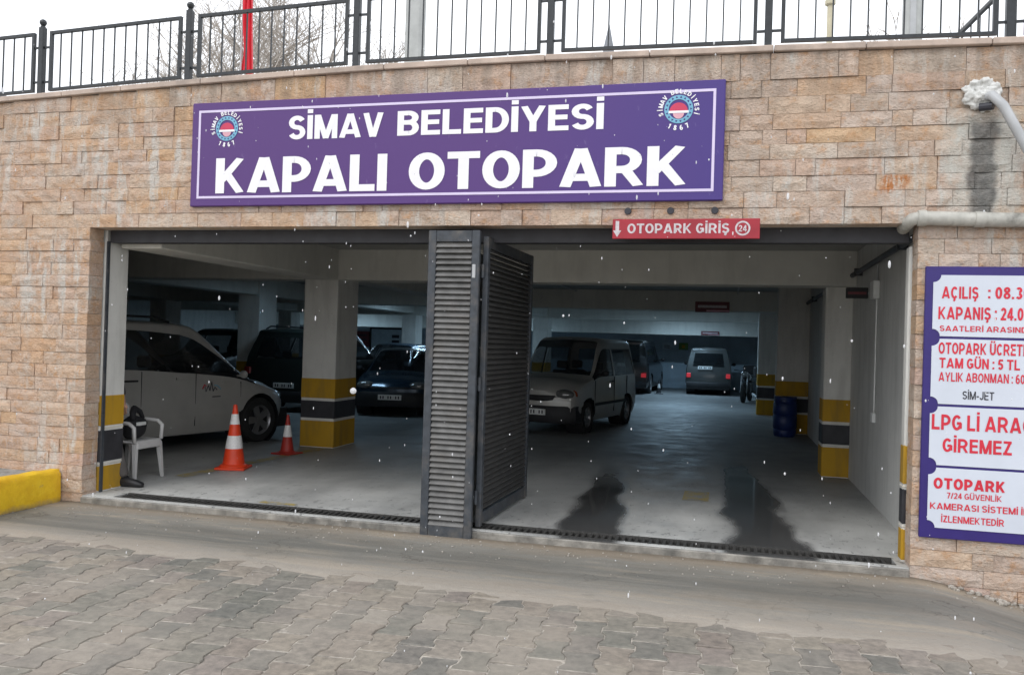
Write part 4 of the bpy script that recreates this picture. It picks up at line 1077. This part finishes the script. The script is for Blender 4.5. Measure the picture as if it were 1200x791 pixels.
# ------------------------------------------------------------------ person half hidden behind the left jamb
def skin(name, verts, edges, radii, mat, parent, sub=2, root=0):
    me = bpy.data.meshes.new(name); me.from_pydata(verts, edges, []); me.materials.append(mat)
    o = link(name, me, parent); sk = o.modifiers.new('skin', 'SKIN'); sk.use_smooth_shade = True
    for i, r in enumerate(radii):
        d = me.skin_vertices[0].data[i]; d.radius = (r, r) if not isinstance(r, tuple) else r; d.use_root = (i == root)
    ss = o.modifiers.new('sub', 'SUBSURF'); ss.levels = sub; ss.render_levels = sub
    return o
M_SKIN = NT('skin').set(base=(.50, .28, .20), rough=.5, sub=.05).m
M_TROU = plain('grey_brown_trousers', (.10, .09, .085), .9, var=.2, bump=.3, bscale=90)
M_JACK = plain('dark_grey_jacket', (.085, .075, .09), .85, var=.2, bump=.3)
M_HAIR = plain('dark_hair', (.02, .016, .014), .8, var=.3, bump=.6); M_SHOE = plain('black_leather_shoe', (.018, .018, .02), .4, var=.2)
pe = empty('person', (-7.98, .66, FZ), 0, 'person in dark jacket and grey trousers standing mostly hidden behind the left jamb pier', 'person')
bv = [(0,.02,.93),(0,.02,1.10),(0,.02,1.30),(.0,.02,1.42),(.02,.02,1.50),(.03,.02,1.58),(.045,.02,1.66),(.035,.02,1.735)]
be = [(i, i+1) for i in range(7)]; brd = [.13,.12,(.15,.12),(.11,.10),.055,(.075,.085),(.085,.095),.06]
def chain(p, pts, rs):
    s_ = p
    for q, r in zip(pts, rs): bv.append(q); brd.append(r); be.append((s_, len(bv)-1)); s_ = len(bv)-1
    return s_
RL = [(.06,-.09,.86),(.24,-.10,.50),(.40,-.105,.10)]; LL = [(.0,.13,.86),(.04,.15,.48),(.0,.16,.09)]
chain(0, RL, [.085,.058,.042]); chain(0, LL, [.085,.058,.042])
ra = chain(3, [(.0,-.17,1.40),(.06,-.21,1.13),(.26,-.10,.93)], [.055,.042,.028]); la = chain(3, [(.0,.21,1.40),(-.02,.27,1.12),(.06,.26,.87)], [.055,.042,.028])
for end, dv in ((ra, Vector((.75,.25,-.6)).normalized()), (la, Vector((.15,0,-1)).normalized())):
    w_ = Vector(bv[end]); c_ = w_+dv*.045; side = dv.cross(Vector((0, 0, 1))).normalized() if abs(dv.z) < .95 else Vector((1, 0, 0))
    pn = chain(end, [tuple(c_)], [(.03, .02)])
    for k, (off, L) in enumerate(((-.027, .068), (-.009, .078), (.009, .074), (.027, .06))):
        a = c_+side*off+dv*.035; b = a+dv*L*.55; c3 = b+(dv+Vector((0, 0, -.5))).normalized()*L*.45
        chain(pn, [tuple(a), tuple(b), tuple(c3)], [.009, .0085, .007])
    chain(pn, [tuple(c_-side*.038+dv*.005), tuple(c_-side*.05+dv*.035)], [.010, .008])
skin('body', bv, be, brd, M_SKIN, pe)
fm = MB()
fm.sphere((.135, .02, 1.655), .016, 8, 6, (1, .8, 1.5)).sphere((.045, -.075, 1.655), .02, 8, 6, (.7, .4, 1.3)).sphere((.045, .115, 1.655), .02, 8, 6, (.7, .4, 1.3))
fm.build('nose_and_ears', M_SKIN, pe, smooth=True)
MB().sphere((.118, -.012, 1.68), .011, 8, 6).sphere((.118, .052, 1.68), .011, 8, 6).build('eyes', M_BLKT, pe, smooth=True)
MB().box(.118, .0, 1.608, .130, .04, 1.614).build('mouth', M_EMR, pe)
hr = MB().sphere((.02, .02, 1.70), .108, 16, 10, (1, .9, .85)); hr.build('hair', M_HAIR, pe, smooth=True)
skin('trousers', [(0,.02,1.0),(0,.02,.92),(.05,-.09,.84),(.24,-.10,.51),(.40,-.105,.09),(.0,.13,.84),(.04,.15,.48),(.0,.16,.07)],
     [(0,1),(1,2),(2,3),(3,4),(1,5),(5,6),(6,7)], [.155,.15,.10,.075,.062,.10,.075,.062], M_TROU, pe)
skin('jacket', [(0,.02,1.10),(0,.02,.93),(0,.02,1.30),(0,.02,1.42),(.02,.02,1.49),(0,-.17,1.40),(.06,-.21,1.13),(.22,-.12,.96),(0,.21,1.40),(-.02,.27,1.12),(.05,.26,.92)],
     [(0,1),(0,2),(2,3),(3,4),(3,5),(5,6),(6,7),(3,8),(8,9),(9,10)], [.155,.165,(.175,.15),(.13,.12),.07,.072,.056,.042,.072,.056,.042], M_JACK, pe)
for (fx, fy, fr) in ((.42, -.105, 8), (.02, .16, 10)):
    mb = MB(); pts = [(-.09, .03, .045), (-.04, .045, .055), (.04, .045, .05), (.12, .05, .04), (.19, .03, .028)]
    vs = []; n = 12
    for (x_, w_, h_) in pts:
        for k in range(n):
            t = 2*math.pi*k/n; vs.append((x_, w_*math.cos(t), max(.002, h_+h_*math.sin(t))))
    fs = [(i*n+k, (i+1)*n+k, (i+1)*n+(k+1) % n, i*n+(k+1) % n) for i in range(4) for k in range(n)]+[tuple(range(n)), tuple(4*n+k for k in reversed(range(n)))]
    mb.add(vs, fs).build('shoe', M_SHOE, pe, smooth=True, loc=(fx, fy, 0), rot=(0, 0, R(fr)))

# ------------------------------------------------------------------ vehicles
def cr(p0, p1, p2, p3, t):
    return .5*((2*p1)+(-p0+p2)*t+(2*p0-5*p1+4*p2-p3)*t*t+(-p0+3*p1-3*p2+p3)*t**3)
def cab(x0, xb, xt, w, wt, zb, zu, zr, zk=.22):
    return [(x0, .93*w, zk), (x0, w, .44), (x0, w*1.0, .72), (xb, .975*w, zb), (xt, wt, zu), (xt, wt-.07, zr-.02), (xt, wt*.5, zr+.01), (xt, 0, zr+.02)]
def hood(x, w, zh, zc, xc=0, zk=.22):
    return [(x, .93*w, zk), (x, w, .42), (x, w, .60), (x, .975*w, zh-.05), (x+xc*.1, .90*w, zh), (x+xc*.2, .80*w, zh+.01), (x+xc*.7, .4*w, zc), (x+xc, 0, zc+.01)]
def wheel(parent, x, y, r, w=.2, rim=M_RIM, spokes=5):
    s = 1 if y > 0 else -1
    o = empty('wheel', (x, y, r), 0 if s > 0 else math.pi); o.parent = parent
    MB().lathe([(r*.62, -w), (r*.93, -w), (r, -w+.03), (r, -.03), (r*.94, 0), (r*.66, .003), (r*.64, -.03)], 32, axis='y').build('tyre', M_TYRE, o, smooth=True, angle=40)
    m = MB().lathe([(r*.66, -.0), (r*.62, -.012), (r*.58, -.05)], 32, axis='y')
    m.lathe([(r*.15, -.004), (r*.14, .004), (0, .006)], 16, axis='y')
    for k in range(spokes):
        a = 2*math.pi*k/spokes; c, s2 = math.cos(a), math.sin(a); q, p_ = .035*r/.3, .05*r/.3
        pts = [(r*.1*c-q*s2, -.012, r*.1*s2+q*c), (r*.1*c+q*s2, -.012, r*.1*s2-q*c), (r*.62*c+p_*s2, -.018, r*.62*s2-p_*c), (r*.62*c-p_*s2, -.018, r*.62*s2+p_*c)]
        m.add(pts+[(a_, -.04, c_) for a_, b_, c_ in pts], [(0,1,2,3),(0,4,5,1),(1,5,6,2),(2,6,7,3),(3,7,4,0)])
    m.build('rim', rim, o, smooth=True, angle=30)
    MB().lathe([(r*.6, -.06), (0, -.06)], 20, axis='y').build('brake_disc', M_TRIM, o)
def car(name, label, cat, loc, heading, secs, paint, wheels, wr, glass, front_h=None, rearglass=(3, 4), bulge_r=.06, bulge_f=.10, SUB=4, rim=M_RIM, group=None, rear_lo=0):
    """secs: list of sections rear->front, each 8 points (x, y, z) for the +y side. glass: set of (i, j) coarse cells."""
    root = empty(name, loc, heading, label, cat, group)
    ns, nr = len(secs), 8
    def G(i, j): i = max(0, min(ns-1, i)); j = max(0, min(nr-1, j)); return Vector(secs[i][j])
    def surf(i, j, u, v):
        rows_ = []
        for jj in (j-1, j, j+1, j+2):
            if jj > nr-1: q = [G(i+k, 2*(nr-1)-jj) for k in (-1, 0, 1, 2)]; q = [Vector((a.x, -a.y, a.z)) for a in q]
            else: q = [G(i+k, jj) for k in (-1, 0, 1, 2)]
            rows_.append(cr(*q, u))
        return cr(*rows_, v)
    parts = {'body': MB(), }
    def put(key, side, quads, off):
        m = parts.setdefault(key, MB())
        for q in quads:
            m.add([(p.x, p.y*side, p.z) for p in q], [(0, 1, 2, 3) if side > 0 else (3, 2, 1, 0)])
    for side in (1, -1):
        for i in range(ns-1):
            for j in range(nr-1):
                key = glass.get((i, j), 'body') if isinstance(glass, dict) else 'body'
                gkey = key if key != 'body' else 'body'
                if key == 'side_window': gkey = ('side_window', side, i)
                P_ = [[surf(i, j, a/SUB, b/SUB) for b in range(SUB+1)] for a in range(SUB+1)]
                if key != 'body':
                    # inset glass a few mm and leave a body-coloured margin
                    pass
                quads = []
                for a in range(SUB):
                    for b in range(SUB):
                        q = [P_[a][b], P_[a][b+1], P_[a+1][b+1], P_[a+1][b]]
                        if j <= 2 and key == 'body':
                            skip = False; q2 = []
                            c = sum(q, Vector())/4
                            for (wx, wz) in wheels:
                                if (c.x-wx)**2+(c.z-wz)**2 < (wr*1.17)**2: skip = True
                            if skip: continue
                            for p in q:
                                for (wx, wz) in wheels:
                                    dx, dz = p.x-wx, p.z-wz; d = math.hypot(dx, dz)
                                    if d < wr*1.34 and d > 1e-4 and (wr*1.17) < 99:
                                        if d < wr*1.17 or d < wr*1.26: k = wr*1.19/d; p = Vector((wx+dx*k, p.y, wz+dz*k))
                                q2.append(p)
                            q = q2
                        quads.append(q)
                if key != 'body':
                    n_ = (P_[SUB][0]-P_[0][0]).cross(P_[0][SUB]-P_[0][0])
                    quads = [[p-(Vector((0, .012, 0)) if key == 'side_window' else Vector((0, 0, .010))) for p in q] for q in quads]
                put(gkey, side, quads, 0)
    # end caps
    NL = 8
    for end, i, bul in ((-1, 0, bulge_r), (1, ns-1, bulge_f)):
        for j in range(nr-1):
            for b in range(SUB):
                def rowp(v):
                    p = surf(min(i, ns-2), j, 0 if i == 0 else 1, v); return p
                pa, pb = rowp(b/SUB), rowp((b+1)/SUB)
                for l in range(NL):
                    def cp(p, s): 
                        y = p.y*s; w = max(.01, secs[i][1][1]); k = max(0, 1-(y/w)**2); return Vector((p.x+end*bul*(k-max(0, 1-(p.y/w)**2)), y, p.z))
                    s0, s1 = 1-2*l/NL, 1-2*(l+1)/NL
                    q = [cp(pa, s0), cp(pa, s1), cp(pb, s1), cp(pb, s0)]
                    key = 'body'
                    if end < 0 and rearglass and rearglass[0] <= j < rearglass[1] and 1 <= l < NL-1: key = 'rear_window'; q = [p+Vector((.006, 0, 0)) for p in q]
                    m = parts.setdefault(key, MB()); m.add(q, [(0, 1, 2, 3) if end < 0 else (3, 2, 1, 0)])
    for k, m in parts.items():
        nm = k if isinstance(k, str) else k[0]
        o = m.build(nm, paint if nm == 'body' else M_GLASS, root, smooth=True)
        me = o.data
        import bmesh
        bm = bmesh.new(); bm.from_mesh(me); bmesh.ops.remove_doubles(bm, verts=bm.verts, dist=.0008); bm.to_mesh(me); bm.free()
        for p in me.polygons: p.use_smooth = True
        me.set_sharp_from_angle(angle=R(38))
        if nm != 'body': continue
    x0 = min(s[0][0] for s in secs); x1 = max(s[0][0] for s in secs); w = max(s[1][1] for s in secs)
    MB().box(x0+.08, -w*.86, .20, x1-.1, w*.86, .50).build('underbody', M_TRIM, root)
    fl_ = [r_ for r_ in (-1.55, -2.45) if r_ > x0+.5]
    for r_ in fl_:
        for s in (-1, 1):
            MB().bbox(r_-.08, s*.40-.23, .50, r_+.42, s*.40+.23, .64, .04).bbox(r_-.20, s*.40-.22, .60, r_-.06, s*.40+.22, 1.12, .04).bbox(r_-.20, s*.40-.12, 1.15, r_-.10, s*.40+.12, 1.32, .03).build('seat', M_SEAT, root)
    MB().bbox(-.75, -w*.80, .66, -.42, w*.80, .90, .05).build('dashboard', M_TRIM, root)
    MB().lathe([(.17, -.012), (.19, -.012), (.19, .012), (.17, .012), (.17, -.012)], 20, (0, 0, 0), 'x').build('steering_wheel', M_TRIM, root, loc=(-.86, .38, .98), rot=(0, R(25), 0))
    # keep the wheel wells open: liners
    for (wx, wz) in wheels:
        for s in (-1, 1): MB().lathe([(wr*1.18, s*(w*.60)), (wr*1.18, s*(w*.97))], 24, (wx, 0, wz), 'y').build('wheel_liner', M_TRIM, root, smooth=True)
    for (wx, wz) in wheels:
        for s in (-1, 1): wheel(root, wx, s*(w-.02), wr, rim=rim)
    return root
def plate(root, x, y, z, facing, w=.5, h=.11, tilt=0):
    o = MB().bbox(-.008, -w/2, -h/2, .008, w/2, h/2, .003).build('number_plate', M_PLATE, root, loc=(x, y, z), rot=(0, tilt, 0))
    m = MB()
    s = facing
    for k in range(8):
        if k in (2, 5): continue
        yy = -w/2+.06+k*(w-.12)/7
        if k in (3, 4, 6): yy -= .003
        m.box(min(s*.0085, s*.011), yy-.014, -h*.28, max(s*.0085, s*.011), yy+.012, h*.28)
    m.build('plate_marks', M_BLKT, o)
def mirror(root, x, y, z, mat=M_TRIM):
    s = 1 if y > 0 else -1
    MB().sphere((x, y+s*.10, z), .08, 12, 8, (.5, 1.0, .75)).tube([(x, y-s*.04, z-.03), (x, y+s*.06, z-.02)], .018, 6).build('door_mirror', mat, root, smooth=True)
def stripes(root, name, mat, boxes):
    for b in boxes: MB().box(*b).build(name, mat, root)

P_WHITE = carpaint('dusty_white_paint', (.42, .41, .385), .0, .42)
P_SILV = carpaint('silver_beige_paint', (.50, .49, .46), .3, .42)
P_BLACK = carpaint('black_paint', (.012, .013, .015), .2, .25)
P_BLUE = carpaint('dark_blue_paint', (.02, .045, .075), .4, .25)
P_GREEN = carpaint('dark_green_grey_paint', (.03, .04, .038), .3, .35)
P_GREY = carpaint('grey_paint', (.075, .08, .08), .3, .4)

# --- large white people carrier, nose into the garage (heading 15 deg right of +y)
hd = math.pi/2-R(15)
d_ = Vector((math.cos(hd), math.sin(hd))); nrm = Vector((-math.sin(hd), math.cos(hd)))   # left of heading
side_pt = Vector((-8.40, 4.60)); org = side_pt+nrm*.93; wb = 3.0
secs = [cab(-3.95, -3.95, -3.82, .90, .74, 1.16, 1.62, 1.72), cab(-3.6, -3.6, -3.5, .94, .78, 1.17, 1.66, 1.79), cab(-3.0, -3.0, -3.0, .95, .79, 1.16, 1.67, 1.80),
        cab(-2.2, -2.2, -2.15, .95, .79, 1.14, 1.67, 1.80), cab(-1.45, -1.45, -1.50, .95, .785, 1.09, 1.63, 1.79), cab(-1.33, -1.33, -1.38, .95, .78, 1.085, 1.615, 1.775),
        cab(-.60, -.55, -1.02, .95, .75, 1.01, 1.50, 1.685), hood(-.02, .945, .93, 1.0, .10), hood(.40, .88, .80, .90, .16), hood(.66, .72, .66, .76, .22), hood(.80, .50, .52, .60, .20)]
secs[6][2] = (-.60, .95, .70)
secs[7] = [(-.02, .88, .22), (-.02, .945, .42), (-.02, .945, .64), (-.10, .92, .90), (-.16, .86, .97), (-.20, .78, 1.00), (.02, .40, 1.03), (.08, 0, 1.04)]
gl = {(1, 3): 'side_window', (2, 3): 'side_window', (3, 3): 'side_window', (4, 3): 'side_window', (5, 3): 'side_window', (6, 3): 'side_window', (6, 5): 'windshield', (6, 6): 'windshield'}
van = car('people_carrier', 'dusty white people carrier with small door logo parked behind the left jamb', 'car', (org.x, org.y, FZ), hd, secs, P_WHITE, [(0, .35), (-wb, .35)], .345, gl, rearglass=(3, 4), bulge_r=.05, bulge_f=.06)
for b_ in ((-1.257, -.953, .34, -1.25, -.944, 1.08), (-2.147, -.953, .34, -2.14, -.944, 1.12), (-.42, -.950, .56, -.413, -.938, .95)): stripes(van, 'door_gap', P_GREY, [b_])
stripes(van, 'door_handle', P_WHITE, [(-1.60, -.975, 1.0, -1.42, -.951, 1.03), (-.78, -.975, .93, -.62, -.951, .96)])
stripes(van, 'sliding_rail', M_TRIM, [(-2.9, -.958, .985, -2.2, -.950, 1.01)])
stripes(van, 'side_moulding', P_WHITE, [(-2.6, -.965, .50, -.42, -.948, .56)])
MB().tube([(-3.4, -.70, 1.81), (-3.2, -.71, 1.86), (-1.8, -.71, 1.86), (-1.55, -.70, 1.80)], .017, 8).build('roof_rail', M_TRIM, van)
MB().tube([(-3.4, .70, 1.81), (-3.2, .71, 1.86), (-1.8, .71, 1.86), (-1.55, .70, 1.80)], .017, 8).build('roof_rail', M_TRIM, van)
mirror(van, -.45, -.93, 1.06, P_WHITE); mirror(van, -.45, .93, 1.06, P_WHITE)
lg = empty('door_logo', (-.98, -.957, .86)); lg.parent = van
MB().tube([(-.12, 0, .03), (-.10, -.002, -.04), (-.06, -.002, .05), (-.03, -.002, -.03), (0, -.002, .10), (.03, -.002, -.04), (.06, -.002, .02), (.10, -.002, -.02)], .007, 5).build('script_mark', M_BLKT, lg)
MB().tube([(-.16, -.001, .0), (-.13, -.002, .06), (-.10, -.002, .04)], .008, 5).build('red_flourish', M_REDT, lg)
MB().tube([(.05, -.001, .05), (.11, -.002, .04), (.17, -.001, -.01)], .008, 5).build('blue_flourish', M_EMB, lg)
MB().box(.02, -.003, -.125, .17, .0, -.11).build('small_print', M_BLKT, lg)
plate(van, -4.0, 0, .55, -1)
MB().sphere((.50, -.70, .70), .11, 12, 8, (1.3, .8, .7)).build('headlight', M_LAMP, van, smooth=True)
MB().sphere((.50, .70, .70), .11, 12, 8, (1.3, .8, .7)).build('headlight', M_LAMP, van, smooth=True)

# --- silver high-roof estate facing the camera
def boxcar_secs(L=2.6, fo=.72, ro=.72, w=.83, wt=.70, H=1.80, hoodz=1.0, wsb=-.42, wst=-1.0, belt=1.08, glt=1.60):
    # front wheel at x=0, rear at -L
    r = -L-ro
    return [cab(r, r+.03, r+.13, w*.95, wt*.97, belt, glt, H-.04), cab(r+.16, r+.18, r+.24, w, wt, belt, glt+.02, H), cab(-L+.05, -L+.05, -L+.07, w, wt, belt, glt+.02, H+.01),
            cab(wst-.62, wst-.62, wst-.62, w, wt, belt-.01, glt+.01, H+.01), cab(wst-.52, wst-.52, wst-.53, w, wt, belt-.01, glt+.01, H), cab(wsb-.28, wsb-.24, wst-.02, w, wt-.01, belt-.02, glt-.03, H-.04),
            [(wsb+.12, .93*w, .22), (wsb+.12, w, .42), (wsb+.12, w, .68), (wsb+.08, .97*w, hoodz-.05), (wsb+.02, .90*w, hoodz+.01), (wsb-.02, .82*w, hoodz+.04), (wsb+.05, .42*w, hoodz+.06), (wsb+.08, 0, hoodz+.07)],
            hood(.25, w*.98, hoodz-.10, hoodz-.02, .06), hood(fo-.14, w*.94, hoodz-.22, hoodz-.14, .06), hood(fo-.03, w*.86, hoodz-.34, hoodz-.24, .06)]
BG = {(0, 3): 'body', (1, 3): 'side_window', (2, 3): 'side_window', (4, 3): 'side_window', (5, 3): 'side_window', (5, 5): 'windshield', (5, 6): 'windshield'}
def curved(x, w, z0, z1, drop=.16, th=.12, n=12, face=1):
    # bar bowed in plan, following the nose or tail of a car
    m = MB(); vs = []; e = min(.03, (z1-z0)*.3)
    prof = [(-th, z0), (-.02, z0), (0, z0+e), (0, z1-e), (-.02, z1), (-th, z1)]
    for i in range(n+1):
        y = -w+2*w*i/n; k = abs(y/w)**3.0
        for a, z_ in prof: vs.append((x+face*(a-drop*k), y, z_))
    P_ = len(prof); fs = []
    for i in range(n):
        for j in range(P_-1): q = i*P_+j; fs.append((q, q+P_, q+P_+1, q+1) if face > 0 else (q, q+1, q+P_+1, q+P_))
    fs += [tuple(range(P_)), tuple(n*P_+k for k in reversed(range(P_)))]
    return m.add(vs, fs)
def front_face(root, x, w, z, amber=True, grill=.0):
    for s in (-1, 1):
        h_ = MB().sphere((x-.07, s*(w-.24), z), .16, 14, 8, (.80, 1.25, .62)).build('headlight', M_LAMP, root, smooth=True)
        if amber: MB().sphere((x-.17, s*(w-.10), z-.01), .10, 12, 8, (.9, .9, 1.05)).build('indicator', M_AMBER, root, smooth=True)
    curved(x+.16, w*1.0, .22, .53, .22, .3).build('bumper', M_TRIM, root, smooth=True, angle=40)
    curved(x+.115, w*.55, z-.13, z-.02, .07, .2).build('grille', M_TRIM, root, smooth=True, angle=40)
hk = math.atan2(-2.38, -.45)   # heading
kan = car('estate_car', 'silver beige high-roofed estate car facing out, just right of the folded gate', 'car', (-4.70, 8.75, FZ), hk, boxcar_secs(2.45, .70, .66, .83, .70, 1.78, 1.03, -.40, -.98, 1.06, 1.58), P_SILV, [(0, .31), (-2.45, .31)], .30, BG)
front_face(kan, .67, .80, .74); plate(kan, .845, .05, .42, 1)
mirror(kan, -.62, .83, 1.12); mirror(kan, -.62, -.83, 1.12)
stripes(kan, 'door_gap', M_TRIM, [(-.33, .828, .34, -.32, .842, .98), (-1.50, .824, .34, -1.49, .840, 1.04), (-2.35, .824, .62, -2.34, .840, 1.04), (-2.3, .828, .50, -.35, .846, .555)])
stripes(kan, 'door_handle', M_TRIM, [(-1.40, .832, .93, -1.25, .856, .96)])
MB().tube([(-.72, .0, 1.10), (-.55, .35, 1.085), (-.72, .6, 1.12)], .01, 5).build('wiper', M_TRIM, kan)

# --- grey panel estate at the rear, tail to camera
def tail_face(root, xr, w, zt, lit, plate_z, plate_y=0, bump=M_TRIM, lamp_h=.16):
    for s in (-1, 1):
        MB().bbox(xr-.03, s*(w-.09)-.075, zt, xr+.10, s*(w-.09)+.075, zt+lamp_h, .015).build('tail_lamp', M_TAIL if lit else M_TAILD, root)
    curved(xr-.10, w*.98, .24, .46, .10, .25, face=-1).build('bumper', bump, root, smooth=True, angle=40)
    plate(root, xr-.052, plate_y, plate_z, -1)
dob = car('small_van', 'grey small van with glowing red tail lamps parked against the rear wall', 'van', (-2.02, 23.95+3.2, FZ), math.pi/2, boxcar_secs(2.55, .75, .65, .80, .66, 1.68, .98, -.40, -.95, 1.02, 1.50), P_GREY, [(0, .31), (-2.55, .31)], .30, BG)
tail_face(dob, -3.22, .78, .62, True, .98, .12)
mirror(dob, -.62, .80, 1.08); mirror(dob, -.62, -.80, 1.08)
# --- black van next to it
bva = car('large_van', 'black large van seen from behind, left of the grey small van', 'van', (-4.78, 26.5, FZ), math.pi/2-R(3), boxcar_secs(3.0, .85, .95, .95, .80, 1.88, 1.10, -.45, -1.1, 1.12, 1.68), P_BLACK, [(0, .34), (-3.0, .34)], .33, BG)
tail_face(bva, -3.97, .92, .62, False, 1.02, -.05)
MB().bbox(-4.03, -.89, .60, -3.95, -.72, .74, .01).build('lit_reflector', M_TAIL, bva)
mirror(bva, -.72, .95, 1.2); mirror(bva, -.72, -.95, 1.2)
# --- dark SUV facing the camera, behind the pillar at left
suv = car('off_road_car', 'black off-road car with roof rails seen from behind, partly hidden by the banded pillar', 'car', (-10.72, 13.0, FZ), math.pi/2-R(2), boxcar_secs(2.65, .80, .85, .92, .70, 1.80, 1.14, -.45, -1.15, 1.16, 1.62), P_GREEN, [(0, .36), (-2.65, .36)], .35, BG)
tail_face(suv, -3.52, .90, .80, False, .58, -.12)
for s in (-1, 1): MB().tube([(-1.3, s*.64, 1.80), (-1.5, s*.65, 1.87), (-2.9, s*.65, 1.87), (-3.1, s*.64, 1.80)], .02, 6).build('roof_rail', M_TRIM, suv)
mirror(suv, -.70, .92, 1.24); mirror(suv, -.70, -.92, 1.24)
# --- saloons
def saloon_secs(w=.85, wt=.62, H=1.42, L=2.6):
    r = -L-.95
    return [hood(r, w*.86, .78, .84, -.06), hood(r+.2, w*.95, .88, .93, -.04), hood(-L-.15, w, .92, .98, 0), cab(-L+.15, -L+.1, -L+.55, w, wt, .93, 1.30, H-.02), cab(-1.75, -1.75, -1.70, w, wt+.01, .92, 1.31, H), cab(-1.66, -1.66, -1.62, w, wt+.01, .92, 1.31, H),
            cab(-.75, -.68, -1.08, w, wt, .90, 1.27, H-.04), [(-.28, .93*w, .22), (-.28, w, .42), (-.28, w, .62), (-.30, .97*w, .84), (-.34, .88*w, .90), (-.36, .80*w, .92), (-.30, .4*w, .95), (-.28, 0, .96)],
            hood(.30, w*.97, .80, .86, .06), hood(.66, w*.92, .70, .76, .08), hood(.82, w*.80, .56, .62, .08)]
SG = {(2, 5): 'rear_glass', (2, 6): 'rear_glass', (3, 3): 'side_window', (5, 3): 'side_window', (6, 3): 'side_window', (6, 5): 'windshield', (6, 6): 'windshield'}
sal = car('saloon_car', 'dark blue saloon facing out between the banded pillar and the gate', 'car', (-8.55, 10.55, FZ), -math.pi/2+R(14), saloon_secs(), P_BLUE, [(0, .31), (-2.6, .31)], .30, SG, rearglass=None)
front_face(sal, .80, .80, .66, False); plate(sal, .98, .0, .42, 1); mirror(sal, -.62, .85, .98); mirror(sal, -.62, -.85, .98)
hb = car('hatchback', 'dark blue-black rounded hatchback just behind the banded pillar', 'car', (-10.9, 15.2, FZ), -math.pi/2+R(6), boxcar_secs(2.5, .75, .6, .84, .62, 1.52, .98, -.40, -1.15, .98, 1.38), P_BLUE, [(0, .31), (-2.5, .31)], .30, BG)
front_face(hb, .72, .80, .68, False); plate(hb, .90, .0, .44, 1); mirror(hb, -.62, .84, 1.04); mirror(hb, -.62, -.84, 1.04)
hc = car('hatchback', 'black car furthest back between the hatchback and the blue saloon', 'car', (-13.2, 21.2, FZ), -math.pi/2, saloon_secs(.86, .64, 1.46), P_BLACK, [(0, .31), (-2.6, .31)], .30, SG, rearglass=None)
front_face(hc, .80, .80, .66, False); plate(hc, .98, .0, .42, 1)
hx = car('estate_car', 'black estate with roof bars furthest left behind the white people carrier', 'car', (-15.0, 12.4, FZ), -math.pi/2+R(4), boxcar_secs(2.6, .8, .8, .9, .70, 1.78, 1.10, -.45, -1.15, 1.1, 1.60), P_BLACK, [(0, .34), (-2.6, .34)], .33, BG)
front_face(hx, .76, .88, .80, False); plate(hx, .94, .0, .48, 1)

# --- motorcycle by the right wall at the rear
def motorbike(x, y, rz, label, mat):
    o = empty('motorcycle', (x, y, FZ), rz, label, 'motorcycle')
    for wx in (.66, -.66):
        MB().lathe([(.24, -.05), (.30, -.05), (.315, 0), (.30, .05), (.24, .05), (.24, -.05)], 24, (wx, 0, .315), 'y').build('wheel', M_TYRE, o, smooth=True)
        MB().lathe([(.05, -.04), (.23, -.015), (.23, .015), (.05, .04)], 20, (wx, 0, .315), 'y').build('rim', M_TRIM, o, smooth=True)
    MB().tube([(.66, .09, .32), (.50, .09, .78), (.44, .08, .95)], .022).tube([(.66, -.09, .32), (.50, -.09, .78), (.44, -.08, .95)], .022).build('fork', M_PIPEG, o)
    MB().sphere((.12, 0, .80), .20, 14, 8, (1.35, .75, .75)).build('fuel_tank', mat, o, smooth=True)
    MB().bbox(-.62, -.12, .72, -.08, .12, .84, .04).build('seat', M_TRIM, o)
    MB().bbox(-.18, -.14, .28, .28, .14, .62, .05).build('engine', M_TRIM, o)
    MB().tube([(.46, -.34, 1.02), (.42, -.12, 1.0), (.42, .12, 1.0), (.46, .34, 1.02)], .016).build('handlebar', M_TRIM, o)
    MB().sphere((.58, 0, .90), .10, 12, 8).build('headlight', M_LAMP, o, smooth=True)
    MB().tube([(.1, -.12, .35), (-.3, -.16, .28), (-.72, -.18, .34)], [.025, .035, .045]).build('exhaust', M_PIPEG, o)
    MB().bbox(-.95, -.08, .62, -.55, .08, .68, .015).build('rear_mudguard', M_TRIM, o)
    MB().bbox(-.72, -.2, .86, -.40, .2, 1.16, .03).build('top_box', M_TRIM, o)
    return o
motorbike(-.75, 21.0, R(-100), 'dark motorcycle standing by the right wall near the rear', P_BLACK)
motorbike(-.30, 18.6, R(-80), 'second motorcycle, closer, half hidden by the right pillar', plain('dull_red_fairing', (.12, .03, .02), .5))

# ------------------------------------------------------------------ falling sleet
mb = MB(); rs2 = random.Random(21)
for k in range(760):
    y = rs2.uniform(-5.6, -.25); x = -1.4+rs2.uniform(-1.05, .62)*(y+7.17)*1.0-.1*(y+7.17); z_ = rs2.uniform(.05, 1.72+.55*(y+7.4))
    if z_ > 4.6: continue
    s_ = rs2.choice((.0015, .002, .0025, .003, .003, .004, .005))*(.5+.07*(y+7.17))
    mb.sphere((x, y, z_), s_, 6, 4, (1, 1, rs2.uniform(1.0, 3.2)))
mb.sphere((-3.33, -3.0, 1.44), .017, 12, 8)
M_SNOW = plain('wet_snow', (.85, .86, .88), .6, var=.05); M_SNOW.node_tree.nodes['Principled BSDF'].inputs['Alpha'].default_value = .5
o = mb.build('falling_sleet', M_SNOW, smooth=True)
tag(o, 'white flakes of sleet falling in front of the garage', 'sleet', kind='stuff')
